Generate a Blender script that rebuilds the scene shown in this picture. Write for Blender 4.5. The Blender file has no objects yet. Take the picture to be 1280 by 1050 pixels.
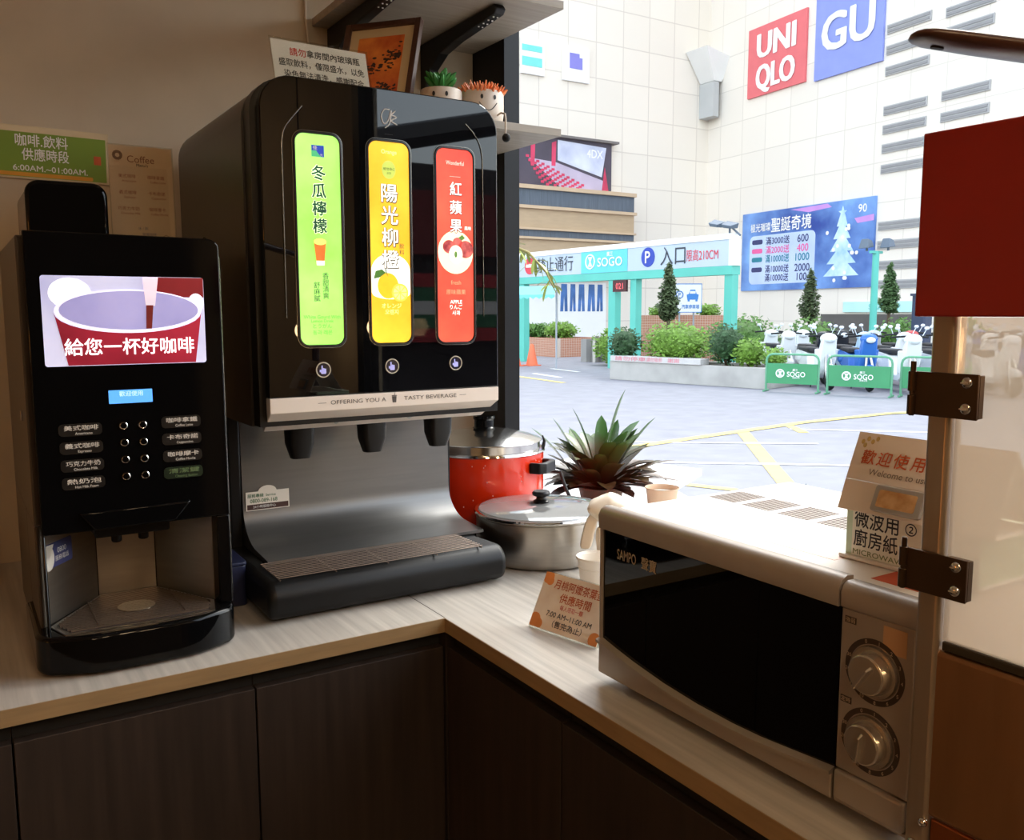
import bpy, bmesh, math, random
from mathutils import Matrix, Vector

S = bpy.context.scene
C = S.collection
R = math.radians

# ------------------------------------------------------------------ camera, sky, exposure
cam_data = bpy.data.cameras.new('camera')
cam = bpy.data.objects.new('camera', cam_data)
C.objects.link(cam)
cam_data.sensor_fit = 'HORIZONTAL'
cam_data.sensor_width = 36.0
cam_data.lens = 36.0 * 1110.0 / 1280.0
cam_data.clip_start = 0.02
cam_data.clip_end = 300
cam.rotation_mode = 'QUATERNION'
YAW, PITCH, ROLL = 0.5635, 0.1212, -0.0021
fwd = Vector((math.sin(YAW) * math.cos(PITCH), math.cos(YAW) * math.cos(PITCH), -math.sin(PITCH)))
rgt = Vector((math.cos(YAW), -math.sin(YAW), 0))
upv = rgt.cross(fwd)
rg2 = math.cos(ROLL) * rgt + math.sin(ROLL) * upv
up2 = -math.sin(ROLL) * rgt + math.cos(ROLL) * upv
cam.rotation_quaternion = Matrix((rg2, up2, -fwd)).transposed().to_quaternion()
cam.location = (-0.700, -1.328, 0.530)
S.camera = cam

S.view_settings.view_transform = 'Standard'
S.view_settings.look = 'None'
S.view_settings.gamma = 1
S.view_settings.use_curve_mapping = False
S.view_settings.exposure = 0.0

SKY_STRENGTH = 1.1
world = bpy.data.worlds.new('sky')
S.world = world
world.use_nodes = True
wn = world.node_tree
wn.nodes.clear()
sky = wn.nodes.new('ShaderNodeTexSky')
sky.sky_type = 'NISHITA'
sky.sun_disc = False
sky.sun_elevation = R(38)
sky.sun_rotation = R(75)
sky.air_density = 1.0
sky.dust_density = 3.0
sky.ozone_density = 1.0
bg = wn.nodes.new('ShaderNodeBackground')
bg.inputs['Strength'].default_value = SKY_STRENGTH
wo = wn.nodes.new('ShaderNodeOutputWorld')
hs = wn.nodes.new('ShaderNodeHueSaturation')
hs.inputs['Saturation'].default_value = 0.45
wn.links.new(sky.outputs[0], hs.inputs['Color'])
wn.links.new(hs.outputs[0], bg.inputs[0])
wn.links.new(bg.outputs[0], wo.inputs[0])

LAMP_POWER = 66.0       # ceiling lamps
BULB_POWER = 45.0       # pendant bulbs

# ------------------------------------------------------------------ materials
def lin(c):
    def f(v):
        v /= 255.0
        return v / 12.92 if v <= 0.04045 else ((v + 0.055) / 1.055) ** 2.4
    return (f(c[0]), f(c[1]), f(c[2]), 1.0)

MATS = {}
def mat(name, col, rough=0.5, metal=0.0, noise=None, stretch=(1, 1, 1), emit=0.0, bump=0.0, coat=0.0,
        spec=0.5, col2=None, detail=4.0, tex='noise'):
    """Principled surface; noise=(scale, amount) varies the colour procedurally in object space."""
    if name in MATS:
        return MATS[name]
    m = bpy.data.materials.new(name)
    m.use_nodes = True
    nt = m.node_tree
    b = nt.nodes['Principled BSDF']
    c = lin(col)
    b.inputs['Base Color'].default_value = c
    b.inputs['Roughness'].default_value = rough
    b.inputs['Metallic'].default_value = metal
    b.inputs['Coat Weight'].default_value = coat
    b.inputs['Coat Roughness'].default_value = 0.04
    b.inputs['Specular IOR Level'].default_value = spec
    if emit:
        b.inputs['Emission Color'].default_value = c
        b.inputs['Emission Strength'].default_value = emit
    if noise or bump:
        sc, am = noise if noise else (60, 0.0)
        tc = nt.nodes.new('ShaderNodeTexCoord')
        mp = nt.nodes.new('ShaderNodeMapping')
        mp.inputs['Scale'].default_value = stretch
        nt.links.new(tc.outputs['Object'], mp.inputs['Vector'])
        if tex == 'noise':
            n = nt.nodes.new('ShaderNodeTexNoise')
            n.inputs['Detail'].default_value = detail
        else:
            n = nt.nodes.new('ShaderNodeTexVoronoi')
        n.inputs['Scale'].default_value = sc
        nt.links.new(mp.outputs['Vector'], n.inputs['Vector'])
        if am:
            rp = nt.nodes.new('ShaderNodeValToRGB')
            rp.color_ramp.elements[0].position = 0.3
            rp.color_ramp.elements[1].position = 0.7
            a = [max(0, v * (1 - am)) for v in c[:3]] + [1]
            e = list(lin(col2)) if col2 else [min(1, v * (1 + am)) for v in c[:3]] + [1]
            rp.color_ramp.elements[0].color = a
            rp.color_ramp.elements[1].color = e
            nt.links.new(n.outputs[0], rp.inputs[0])
            nt.links.new(rp.outputs[0], b.inputs['Base Color'])
            if emit:
                nt.links.new(rp.outputs[0], b.inputs['Emission Color'])
        if bump:
            bp = nt.nodes.new('ShaderNodeBump')
            bp.inputs['Strength'].default_value = bump
            bp.inputs['Distance'].default_value = 0.002
            nt.links.new(n.outputs[0], bp.inputs['Height'])
            nt.links.new(bp.outputs[0], b.inputs['Normal'])
    MATS[name] = m
    return m

def brick_mat(name, col, mortar, scale, bw, bh, rough=0.8, msize=0.02, axis='x', vary=0.06):
    """Tiles or bricks laid on an upright face: axis says which world axis runs along the courses."""
    if name in MATS:
        return MATS[name]
    m = bpy.data.materials.new(name)
    m.use_nodes = True
    nt = m.node_tree
    b = nt.nodes['Principled BSDF']
    b.inputs['Roughness'].default_value = rough
    tc = nt.nodes.new('ShaderNodeTexCoord')
    sp = nt.nodes.new('ShaderNodeSeparateXYZ')
    cb = nt.nodes.new('ShaderNodeCombineXYZ')
    nt.links.new(tc.outputs['Object'], sp.inputs[0])
    nt.links.new(sp.outputs['X' if axis == 'x' else 'Y'], cb.inputs['X'])
    nt.links.new(sp.outputs['Z'], cb.inputs['Y'])
    k = nt.nodes.new('ShaderNodeTexBrick')
    k.offset = 0.0
    c = lin(col)
    k.inputs['Color1'].default_value = c
    k.inputs['Color2'].default_value = [v * (1 - vary) for v in c[:3]] + [1]
    k.inputs['Mortar'].default_value = lin(mortar)
    k.inputs['Scale'].default_value = scale
    k.inputs['Brick Width'].default_value = bw
    k.inputs['Row Height'].default_value = bh
    k.inputs['Mortar Size'].default_value = msize
    nt.links.new(cb.outputs[0], k.inputs['Vector'])
    nt.links.new(k.outputs[0], b.inputs['Base Color'])
    MATS[name] = m
    return m

def clear_mat(name, tint, refl=0.05, rough=0.0, haze=0.0, hazecol=(230, 225, 215), edge=0.35):
    """Thin clear sheet: mostly lets light straight through, a little mirror, optional milky haze."""
    if name in MATS:
        return MATS[name]
    m = bpy.data.materials.new(name)
    m.use_nodes = True
    nt = m.node_tree
    nt.nodes.clear()
    out = nt.nodes.new('ShaderNodeOutputMaterial')
    tr = nt.nodes.new('ShaderNodeBsdfTransparent')
    tr.inputs[0].default_value = lin(tint)
    gl = nt.nodes.new('ShaderNodeBsdfGlossy')
    gl.inputs['Roughness'].default_value = rough
    lw = nt.nodes.new('ShaderNodeLayerWeight')
    lw.inputs['Blend'].default_value = 0.5
    pw = nt.nodes.new('ShaderNodeMath')
    pw.operation = 'POWER'
    pw.inputs[1].default_value = 4.0
    nt.links.new(lw.outputs['Facing'], pw.inputs[0])
    mr = nt.nodes.new('ShaderNodeMath')
    mr.operation = 'MULTIPLY_ADD'
    mr.inputs[1].default_value = edge
    mr.inputs[2].default_value = refl
    nt.links.new(pw.outputs[0], mr.inputs[0])
    mx = nt.nodes.new('ShaderNodeMixShader')
    nt.links.new(mr.outputs[0], mx.inputs[0])
    last = tr
    if haze:
        df = nt.nodes.new('ShaderNodeBsdfDiffuse')
        df.inputs[0].default_value = lin(hazecol)
        tl = nt.nodes.new('ShaderNodeBsdfTranslucent')
        tl.inputs[0].default_value = lin(hazecol)
        m1 = nt.nodes.new('ShaderNodeMixShader')
        m1.inputs[0].default_value = 0.5
        nt.links.new(df.outputs[0], m1.inputs[1])
        nt.links.new(tl.outputs[0], m1.inputs[2])
        m2 = nt.nodes.new('ShaderNodeMixShader')
        m2.inputs[0].default_value = haze
        nt.links.new(tr.outputs[0], m2.inputs[1])
        nt.links.new(m1.outputs[0], m2.inputs[2])
        last = m2
    nt.links.new(last.outputs[0], mx.inputs[1])
    nt.links.new(gl.outputs[0], mx.inputs[2])
    nt.links.new(mx.outputs[0], out.inputs[0])
    MATS[name] = m
    return m

# ------------------------------------------------------------------ mesh builder
WM = {}          # world matrices of things and parts

class MB:
    def __init__(s):
        s.v = []
        s.f = []
    def add(s, vs, fs):
        o = len(s.v)
        s.v += [tuple(p) for p in vs]
        s.f += [tuple(i + o for i in f) for f in fs]
        return s
    def box(s, x0, x1, y0, y1, z0, z1):
        vs = [(x, y, z) for z in (z0, z1) for y in (y0, y1) for x in (x0, x1)]
        return s.add(vs, [(0, 2, 3, 1), (4, 5, 7, 6), (0, 1, 5, 4), (2, 6, 7, 3), (0, 4, 6, 2), (1, 3, 7, 5)])
    def poly(s, pts):
        return s.add(pts, [tuple(range(len(pts)))])
    def prism(s, pts, axis, a, b):
        n = len(pts)
        def mk(p, t):
            return {'x': (t, p[0], p[1]), 'y': (p[0], t, p[1]), 'z': (p[0], p[1], t)}[axis]
        vs = [mk(p, a) for p in pts] + [mk(p, b) for p in pts]
        fs = [tuple(range(n))[::-1], tuple(range(n, 2 * n))]
        fs += [(i, (i + 1) % n, n + (i + 1) % n, n + i) for i in range(n)]
        return s.add(vs, fs)
    def cyl(s, p0, p1, r0, r1=None, n=20, caps=True):
        r1 = r0 if r1 is None else r1
        p0, p1 = Vector(p0), Vector(p1)
        d = (p1 - p0).normalized()
        a = d.orthogonal().normalized()
        b = d.cross(a)
        vs = []
        for p, r in ((p0, r0), (p1, r1)):
            for i in range(n):
                t = 2 * math.pi * i / n
                vs.append(p + (a * math.cos(t) + b * math.sin(t)) * r)
        fs = [(i, (i + 1) % n, n + (i + 1) % n, n + i) for i in range(n)]
        if caps:
            fs += [tuple(range(n))[::-1], tuple(range(n, 2 * n))]
        return s.add(vs, fs)
    def lathe(s, prof, c, n=40, cap=True):
        vs = []
        for r, z in prof:
            for i in range(n):
                t = 2 * math.pi * i / n
                vs.append((c[0] + r * math.cos(t), c[1] + r * math.sin(t), c[2] + z))
        fs = []
        for k in range(len(prof) - 1):
            for i in range(n):
                j = (i + 1) % n
                fs.append((k * n + i, k * n + j, (k + 1) * n + j, (k + 1) * n + i))
        if cap:
            fs += [tuple(range(n))[::-1], tuple(range((len(prof) - 1) * n, len(prof) * n))]
        return s.add(vs, fs)
    def tube(s, pts, r, n=8, closed=False, radii=None):
        P = [Vector(p) for p in pts]
        m = len(P)
        vs = []
        a = None
        for i, p in enumerate(P):
            if closed:
                d = (P[(i + 1) % m] - P[i - 1]).normalized()
            else:
                d = (P[min(i + 1, m - 1)] - P[max(i - 1, 0)]).normalized()
            if a is None:
                a = d.orthogonal().normalized()
            else:
                a = (a - d * a.dot(d))
                a = a.normalized() if a.length > 1e-6 else d.orthogonal().normalized()
            b = d.cross(a)
            rr = radii[i] if radii else r
            for k in range(n):
                t = 2 * math.pi * k / n
                vs.append(p + (a * math.cos(t) + b * math.sin(t)) * rr)
        fs = []
        for i in range(m if closed else m - 1):
            for k in range(n):
                l = (k + 1) % n
                j = (i + 1) % m
                fs.append((i * n + k, i * n + l, j * n + l, j * n + k))
        if not closed:
            fs += [tuple(range(n))[::-1], tuple(range((m - 1) * n, m * n))]
        return s.add(vs, fs)
    def ring(s, c, ax, rad, r, n=28, k=8):
        ax = Vector(ax).normalized()
        a = ax.orthogonal().normalized()
        b = ax.cross(a)
        c = Vector(c)
        return s.tube([c + (a * math.cos(2 * math.pi * i / n) + b * math.sin(2 * math.pi * i / n)) * rad for i in range(n)], r, k, True)
    def ball(s, c, r, nu=16, nv=10):
        rx, ry, rz = r if hasattr(r, '__len__') else (r, r, r)
        prof = [(math.sin(math.pi * i / nv), -math.cos(math.pi * i / nv)) for i in range(nv + 1)]
        vs = []
        fs = []
        for q, (pr, pz) in enumerate(prof[1:-1]):
            for i in range(nu):
                t = 2 * math.pi * i / nu
                vs.append((c[0] + rx * pr * math.cos(t), c[1] + ry * pr * math.sin(t), c[2] + rz * pz))
        vs += [(c[0], c[1], c[2] - rz), (c[0], c[1], c[2] + rz)]
        m = nv - 1
        for q in range(m - 1):
            for i in range(nu):
                j = (i + 1) % nu
                fs.append((q * nu + i, q * nu + j, (q + 1) * nu + j, (q + 1) * nu + i))
        for i in range(nu):
            j = (i + 1) % nu
            fs.append((m * nu, j, i))
            fs.append((m * nu + 1, (m - 1) * nu + i, (m - 1) * nu + j))
        return s.add(vs, fs)
    def plate(s, fr, u0, u1, v0, v1, r=0.0, d0=0.0, d1=0.001, seg=5):
        """Rounded plate on a frame (origin, u, v): d measured along u x v."""
        pts = rrect(u0, u1, v0, v1, r, seg)
        return s.sheet(fr, pts, d0, d1)
    def sheet(s, fr, pts, d0=0.0, d1=0.001):
        o, u, v = [Vector(q) for q in fr]
        n = u.cross(v)
        N = len(pts)
        vs = [o + u * p[0] + v * p[1] + n * d0 for p in pts] + [o + u * p[0] + v * p[1] + n * d1 for p in pts]
        fs = [tuple(range(N))[::-1], tuple(range(N, 2 * N))] + [(i, (i + 1) % N, N + (i + 1) % N, N + i) for i in range(N)]
        return s.add(vs, fs)
    def build(s, name, m, parent=None, smooth=True, bevel=0.0, seg=2, loc=None, rz=0.0, local=False, label=None, cat=None,
              group=None, kind=None, ang=35, subsurf=0):
        if parent is not None:
            W = WM[parent]
        else:
            W = Matrix.Translation(loc if loc else (0, 0, 0)) @ Matrix.Rotation(rz, 4, 'Z')
        inv = W.inverted()
        vs = s.v if local else [inv @ Vector(p) for p in s.v]
        me = bpy.data.meshes.new(name)
        me.from_pydata([tuple(p) for p in vs], [], s.f)
        bm = bmesh.new()
        bm.from_mesh(me)
        bmesh.ops.recalc_face_normals(bm, faces=bm.faces)
        bm.to_mesh(me)
        bm.free()
        if smooth:
            me.shade_smooth()
            me.set_sharp_from_angle(angle=R(ang))
        me.materials.append(m)
        o = bpy.data.objects.new(name, me)
        C.objects.link(o)
        if parent is not None:
            o.parent = parent
        else:
            o.matrix_world = W
            o.location = W.translation
            o.rotation_euler = (0, 0, rz)
        WM[o] = W
        if bevel:
            b = o.modifiers.new('bevel', 'BEVEL')
            b.width = bevel
            b.segments = seg
            b.limit_method = 'ANGLE'
            b.angle_limit = R(40)
        if subsurf:
            q = o.modifiers.new('subsurf', 'SUBSURF')
            q.levels = subsurf
            q.render_levels = subsurf
        if label: o['label'] = label
        if cat: o['category'] = cat
        if group: o['group'] = group
        if kind: o['kind'] = kind
        return o

def rrect(u0, u1, v0, v1, r, seg=5):
    if r <= 0:
        return [(u0, v0), (u1, v0), (u1, v1), (u0, v1)]
    pts = []
    for cx, cy, a in ((u1 - r, v0 + r, -90), (u1 - r, v1 - r, 0), (u0 + r, v1 - r, 90), (u0 + r, v0 + r, 180)):
        for i in range(seg + 1):
            t = R(a + 90 * i / seg)
            pts.append((cx + r * math.cos(t), cy + r * math.sin(t)))
    return pts

def ell(cx, cy, rx, ry, n=24, a0=0, a1=360):
    full = abs(a1 - a0) >= 360
    k = n if full else n + 1
    return [(cx + rx * math.cos(R(a0 + (a1 - a0) * i / n)), cy + ry * math.sin(R(a0 + (a1 - a0) * i / n))) for i in range(k)]

def thing(name, label, cat, loc=(0, 0, 0), rz=0.0, group=None):
    o = bpy.data.objects.new(name, None)
    o.empty_display_size = 0.05
    C.objects.link(o)
    o.location = loc
    o.rotation_euler = (0, 0, rz)
    WM[o] = Matrix.Translation(loc) @ Matrix.Rotation(rz, 4, 'Z')
    o['label'] = label
    o['category'] = cat
    if group:
        o['group'] = group
    return o

def copy_tree(o, parent=None):
    c = o.copy()
    C.objects.link(c)
    if parent is not None:
        c.parent = parent
    for ch in [q for q in WM if q.parent is o]:
        copy_tree(ch, c)
    return c

# ------------------------------------------------------------------ lettering
_gl = {}
def glyph(s, bold):
    k = (s, bold)
    if k not in _gl:
        cu = bpy.data.curves.new('glyphs', 'FONT')
        cu.body = s
        cu.resolution_u = 3
        o = bpy.data.objects.new('glyphs', cu)
        C.objects.link(o)
        bpy.context.view_layer.update()
        me = bpy.data.meshes.new_from_object(o.evaluated_get(bpy.context.evaluated_depsgraph_get()))
        vs = [tuple(v.co) for v in me.vertices]
        fs = [tuple(p.vertices) for p in me.polygons]
        if bold:                      # heavier strokes: the outlines laid down again, nudged a little
            n0 = len(vs)
            a, b = list(vs), list(fs)
            for q, (dx, dy) in enumerate(((0.022, 0.0), (0.011, 0.014), (0.011, -0.014))):
                vs = vs + [(x + dx, y + dy, z + 0.002 * (q + 1)) for x, y, z in a]
                fs = fs + [tuple(i + n0 * (q + 1) for i in f) for f in b]
        bpy.data.objects.remove(o)
        bpy.data.curves.remove(cu)
        bpy.data.meshes.remove(me)
        _gl[k] = (vs, fs)
    return _gl[k]

def letter(mb, fr, text, u, v, size, w=None, bold=False, d=0.0006, align='c', rot=0.0):
    """Lay text on the frame (origin, u, v), centred on (u, v); size is the em height, w an optional forced width."""
    vs, fs = glyph(text, bold)
    if not vs:
        return
    x0 = min(p[0] for p in vs); x1 = max(p[0] for p in vs)
    sx = size if w is None else w / (x1 - x0)
    o, U, V = [Vector(q) for q in fr]
    n = U.cross(V)
    ca, sa = math.cos(rot), math.sin(rot)
    ax = {'c': (x0 + x1) / 2, 'l': x0, 'r': x1}[align]
    out = []
    for p in vs:
        a = (p[0] - ax) * sx
        b = (p[1] - 0.34) * size
        out.append(o + U * (u + a * ca - b * sa) + V * (v + a * sa + b * ca) + n * (d + p[2] * size))
    mb.add(out, fs)

def lettering(items, fr, m, parent, name='lettering', d=0.0006, bold=False):
    mb = MB()
    for it in items:
        kw = dict(it[4]) if len(it) > 4 else {}
        letter(mb, fr, it[0], it[1], it[2], it[3], d=kw.pop('d', d), bold=kw.pop('bold', bold), **kw)
    return mb.build(name, m, parent, smooth=False)

X1, Y1, Z1 = Vector((1, 0, 0)), Vector((0, 1, 0)), Vector((0, 0, 1))

# ------------------------------------------------------------------ shared materials
M_wall = mat('beige wall paint', (192, 179, 158), 0.85, noise=(9, 0.05), bump=0.05)
M_ceil = mat('ceiling paint', (205, 190, 165), 0.9, noise=(5, 0.03))
M_floor = mat('dark floor tile', (92, 82, 72), 0.5, noise=(4, 0.12))
M_outwall = mat('shopfront render', (120, 118, 115), 0.8, noise=(3, 0.08))
M_black = mat('black satin plastic', (13, 12, 12), 0.35, noise=(40, 0.1), spec=0.35)
M_gloss = mat('black gloss plastic', (8, 8, 9), 0.06, noise=(30, 0.05), spec=0.2)
M_pglass = mat('black glass', (6, 6, 7), 0.015, noise=(30, 0.02), spec=0.5)
M_mattblk = mat('matt black', (14, 13, 12), 0.7, noise=(50, 0.1))
M_frame = mat('dark window metal', (14, 14, 16), 0.45, noise=(20, 0.1), spec=0.3)
M_steel = mat('brushed steel', (190, 188, 184), 0.28, 1.0, noise=(25, 0.06), stretch=(1, 1, 18))
M_chrome = mat('polished chrome', (215, 215, 215), 0.06, 1.0, noise=(10, 0.02))
M_white = mat('white plastic', (226, 220, 210), 0.4, noise=(12, 0.02))
M_paper = mat('white paper', (232, 226, 215), 0.75, noise=(20, 0.02))
M_ink = mat('black ink', (22, 20, 20), 0.6, noise=(50, 0.05))
M_whiteink = mat('white print', (238, 238, 235), 0.5, noise=(50, 0.02))
M_acryl = clear_mat('clear acrylic', (245, 245, 242), 0.05)
M_oak = mat('worktop laminate', (176, 170, 162), 0.30, noise=(16, 0.2), stretch=(5, 0.22, 5), detail=8)
M_band = mat('tan edge band', (150, 124, 88), 0.5, noise=(12, 0.1), stretch=(1, 1, 10))
M_walnut = mat('dark walnut laminate', (45, 36, 31), 0.5, noise=(10, 0.3), stretch=(7, 7, 0.35), detail=8)
M_shelf = mat('grey wood shelf board', (150, 140, 126), 0.55, noise=(12, 0.14), stretch=(0.35, 6, 6), detail=6)

# ------------------------------------------------------------------ the room
def structure(mb, name, m, **k):
    return mb.build(name, m, kind='structure', smooth=False, **k)

structure(MB().box(-3.1, 0.70, -4.3, 0.91, -1.0, -0.90), 'floor', M_floor)
structure(MB().box(-3.1, 0.70, -4.3, 0.91, 1.75, 1.85), 'ceiling', M_ceil)
structure(MB().box(-3.1, 0.529, 0.81, 0.91, -0.90, 1.75), 'wall_back', M_wall)
structure(MB().box(-3.1, -3.0, -4.2, 0.81, -0.90, 1.75), 'wall_left', M_wall)
structure(MB().box(-3.1, 0.70, -4.3, -4.2, -0.90, 1.75), 'wall_front', mat('dark end wall panel', (58, 50, 44), 0.7, noise=(3, 0.1)))
wr = MB()
wr.box(0.60, 0.70, -4.2, -1.5, -0.90, 1.75)          # solid part beyond the opening
wr.box(0.60, 0.70, -1.5, 0.91, -0.90, -0.03)         # below the sill
wr.box(0.60, 0.70, -1.5, 0.91, 1.50, 1.75)           # above the opening
structure(wr, 'wall_right', M_wall)
structure(MB().box(-3.1, 0.72, -4.3, 0.93, 1.86, 6.5), 'wall_upper', M_outwall)
structure(MB().box(0.530, 0.575, 0.652, 0.91, -0.90, 1.75).box(0.5752, 0.599, 0.715, 0.91, -0.90, 1.75), 'trim_1', M_frame)
win = thing('window_1', 'large clear shop window in a dark metal frame beside the worktop', 'window', (0.63, -0.4, 0))
win['kind'] = 'structure'
fr = MB()
fr.box(0.600, 0.66, 0.80, 0.91, -0.03, 1.50)
fr.box(0.600, 0.66, -1.5, -1.44, -0.03, 1.50)
fr.box(0.600, 0.66, -1.44, 0.80, 1.44, 1.50)
fr.build('window_frame', M_frame, win, smooth=False)
MB().box(0.628, 0.632, -1.44, 0.80, -0.03, 1.44).build('window_pane', clear_mat('window glass', (250, 252, 251), 0.0, edge=0.25), win, smooth=False)

# ceiling lamps and hanging bulbs light the room from behind the camera
def emis(name, col, power):
    m = bpy.data.materials.new(name)
    m.use_nodes = True
    nt = m.node_tree
    nt.nodes.clear()
    e = nt.nodes.new('ShaderNodeEmission')
    e.inputs[0].default_value = lin(col)
    e.inputs[1].default_value = power
    o = nt.nodes.new('ShaderNodeOutputMaterial')
    nt.links.new(e.outputs[0], o.inputs[0])
    return m
M_lampglow = emis('warm lamp glow', (255, 216, 168), LAMP_POWER)
M_bulbglow = emis('warm bulb glow', (255, 214, 160), BULB_POWER)
for x, y, d in ((-0.35, -2.3, 'nearest the counter'), (-1.15, -2.9, 'in the middle of the room'),
                (0.10, -3.3, 'near the end wall and the window side'), (-1.9, -3.6, 'in the far left corner of the room')):
    t = thing('ceiling_light', 'round recessed warm ceiling light ' + d, 'light', (x, y, 1.75), group='recessed ceiling lights')
    MB().lathe([(0.15, -0.001), (0.15, -0.02), (0.175, -0.02), (0.175, -0.001)], (x, y, 1.75), cap=False).build('trim_ring', M_white, t)
    MB().lathe([(0.0005, -0.010), (0.15, -0.010), (0.15, -0.012), (0.0005, -0.012)], (x, y, 1.75)).build('diffuser', M_lampglow, t)
for x, y, z, d in ((0.43, -1.60, 0.462, 'nearest the end of the window'), (0.55, -1.20, 0.478, 'beside the window glass')):
    t = thing('pendant_lamp', 'small warm globe bulb hanging on a long wire ' + d, 'lamp', (x, y, 1.75), group='hanging globe bulbs')
    MB().cyl((x, y, 1.749), (x, y, z + 0.08), 0.003, n=8).build('wire', M_mattblk, t)
    MB().lathe([(0.0005, 0.085), (0.014, 0.08), (0.016, 0.03), (0.0005, 0.028)], (x, y, z)).build('socket', M_mattblk, t)
    MB().ball((x, y, z), 0.034).build('bulb', M_bulbglow, t)

t = thing('added_wall_lamp', 'added unseen orange globe lamp on the left wall, for warm light', 'lamp', (-2.93, -0.6, 0.55))  # unseen lamp added to warm the steel bay of the coffee machine
MB().cyl((-2.999, -0.6, 0.55), (-2.96, -0.6, 0.55), 0.06, n=24).build('wall_plate', M_chrome, t)
MB().ball((-2.86, -0.6, 0.55), 0.10, 20, 14).build('glass_globe', emis('orange globe glow', (255, 160, 70), 26.0), t)
# ------------------------------------------------------------------ counter
t = thing('worktop', 'pale wood-grain L-shaped worktop carrying the machines and the pots', 'worktop', (0, 0, -0.025))
L = [(-2.0, 0.0), (0.0, 0.0), (0.0, -0.85), (0.60, -0.85), (0.60, 0.65), (0.529, 0.65), (0.529, 0.809), (-2.0, 0.809)]
MB().prism(L, 'z', -0.0248, 0.0).build('board', M_oak, t, smooth=False)
eb = MB()
eb.box(-2.0, 0.0008, -0.0012, 0.0, -0.025, -0.0004)
eb.box(-0.0012, 0.0, -0.85, -0.0012, -0.025, -0.0004)
eb.box(-0.0012, 0.60, -0.8512, -0.85, -0.025, -0.0004)
eb.build('edge_band', M_band, t, smooth=False)
MB().box(-0.0006, 0.0006, 0.002, 0.40, 0.0, 0.0003).build('seam', mat('seam', (70, 64, 58), 0.6, noise=(20, 0.1)), t, smooth=False)

def cabinet(label, axis, a0, a1, group):
    if axis == 'x':
        t = thing('base_cabinet', label, 'cabinet', ((a0 + a1) / 2, 0.4, -0.9), group=group)
        b = MB().box(a0 + 0.0005, a1 - 0.0005, 0.022, 0.80, -0.82, -0.0255).box(a0 + 0.0005, a1 - 0.0005, 0.07, 0.80, -0.90, -0.82)
        d = MB().box(a0 + 0.0015, a1 - 0.0015, 0.003, 0.0215, -0.80, -0.052)
        h = MB().box(a0 + 0.001, a1 - 0.001, 0.0205, 0.0225, -0.0515, -0.0258)
    else:
        t = thing('base_cabinet', label, 'cabinet', (0.3, (a0 + a1) / 2, -0.9), group=group)
        b = MB().box(0.022, 0.595, a0 + 0.0005, a1 - 0.0005, -0.82, -0.0255).box(0.07, 0.595, a0 + 0.0005, a1 - 0.0005, -0.90, -0.82)
        d = MB().box(0.003, 0.0215, a0 + 0.0015, a1 - 0.0015, -0.80, -0.052)
        h = MB().box(0.0205, 0.0225, a0 + 0.001, a1 - 0.001, -0.0515, -0.0258)
    b.build('carcass', M_walnut, t, smooth=False)
    d.build('door', M_walnut, t, smooth=False, bevel=0.0008)
    h.build('finger_rail', M_mattblk, t, smooth=False)
cabinet('dark walnut cabinet at the far left end of the counter, beside the coffee machine', 'x', -1.0, -0.663, 'counter base cabinets')
cabinet('dark walnut cabinet below the black coffee machine', 'x', -0.663, -0.332, 'counter base cabinets')
cabinet('dark walnut cabinet below the drink dispenser, left of the inside corner', 'x', -0.332, -0.001, 'counter base cabinets')
cabinet('dark walnut cabinet right of the inside corner, below the orange sign', 'y', -0.346, -0.001, 'counter base cabinets')
cabinet('dark walnut cabinet below the microwave at the lower right', 'y', -0.848, -0.346, 'counter base cabinets')
# corner block behind both rows
structure(MB().box(0.001, 0.595, 0.0, 0.64, -0.90, -0.0255), 'trim_2', M_walnut)

# ------------------------------------------------------------------ shelves on the back wall
def bracket(t, x, z):
    p = [(0.808, z - 0.115), (0.808, z - 0.0005), (0.44, z - 0.0005), (0.43, z - 0.012), (0.44, z - 0.022), (0.62, z - 0.034), (0.70, z - 0.046), (0.755, z - 0.072), (0.778, z - 0.115)]
    b = MB().prism(p, 'x', x - 0.013, x + 0.013).build('bracket', M_frame, t, smooth=False, bevel=0.003)
    h = MB()
    for k in range(4):
        y = 0.455 + k * 0.022
        zz = z - 0.0235 - k * 0.0012
        for dx in (-0.005, 0.005):
            h.cyl((x + dx, y, zz + 0.001), (x + dx, y, zz - 0.0015), 0.0022, n=8)
    h.build('bracket_hole', M_whiteink, b)
t = thing('wall_shelf', 'upper grey wood wall shelf running out to the window corner', 'shelf', (0.3, 0.6, 1.21))
MB().box(0.086, 0.528, 0.392, 0.809, 1.21, 1.228).build('board', M_shelf, t, smooth=False, bevel=0.001)
bracket(t, 0.385, 1.21)
bracket(t, 0.135, 1.21)
t = thing('wall_shelf', 'lower grey wood wall shelf carrying the picture and the smiling pots', 'shelf', (0.3, 0.6, 0.932))
MB().box(-0.02, 0.528, 0.400, 0.809, 0.932, 0.949).build('board', M_shelf, t, smooth=False, bevel=0.001)
for x in (0.02, 0.46):
    MB().prism([(0.808, 0.9315), (0.70, 0.9315), (0.808, 0.90)], 'x', x - 0.012, x + 0.012).build('support', M_frame, t, smooth=False)

mb = MB().tube([(0.069, 0.806, 1.749), (0.070, 0.806, 1.45), (0.068, 0.805, 1.30), (0.0695, 0.805, 1.22), (0.0745, 0.805, 1.16), (0.078, 0.803, 1.08), (0.07, 0.80, 0.96)], 0.0035, 8)
mb.build('cable', mat('white cable', (196, 184, 166), 0.5, noise=(20, 0.03)), label='thin white cable hanging down the wall left of the picture', cat='cable')

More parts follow.
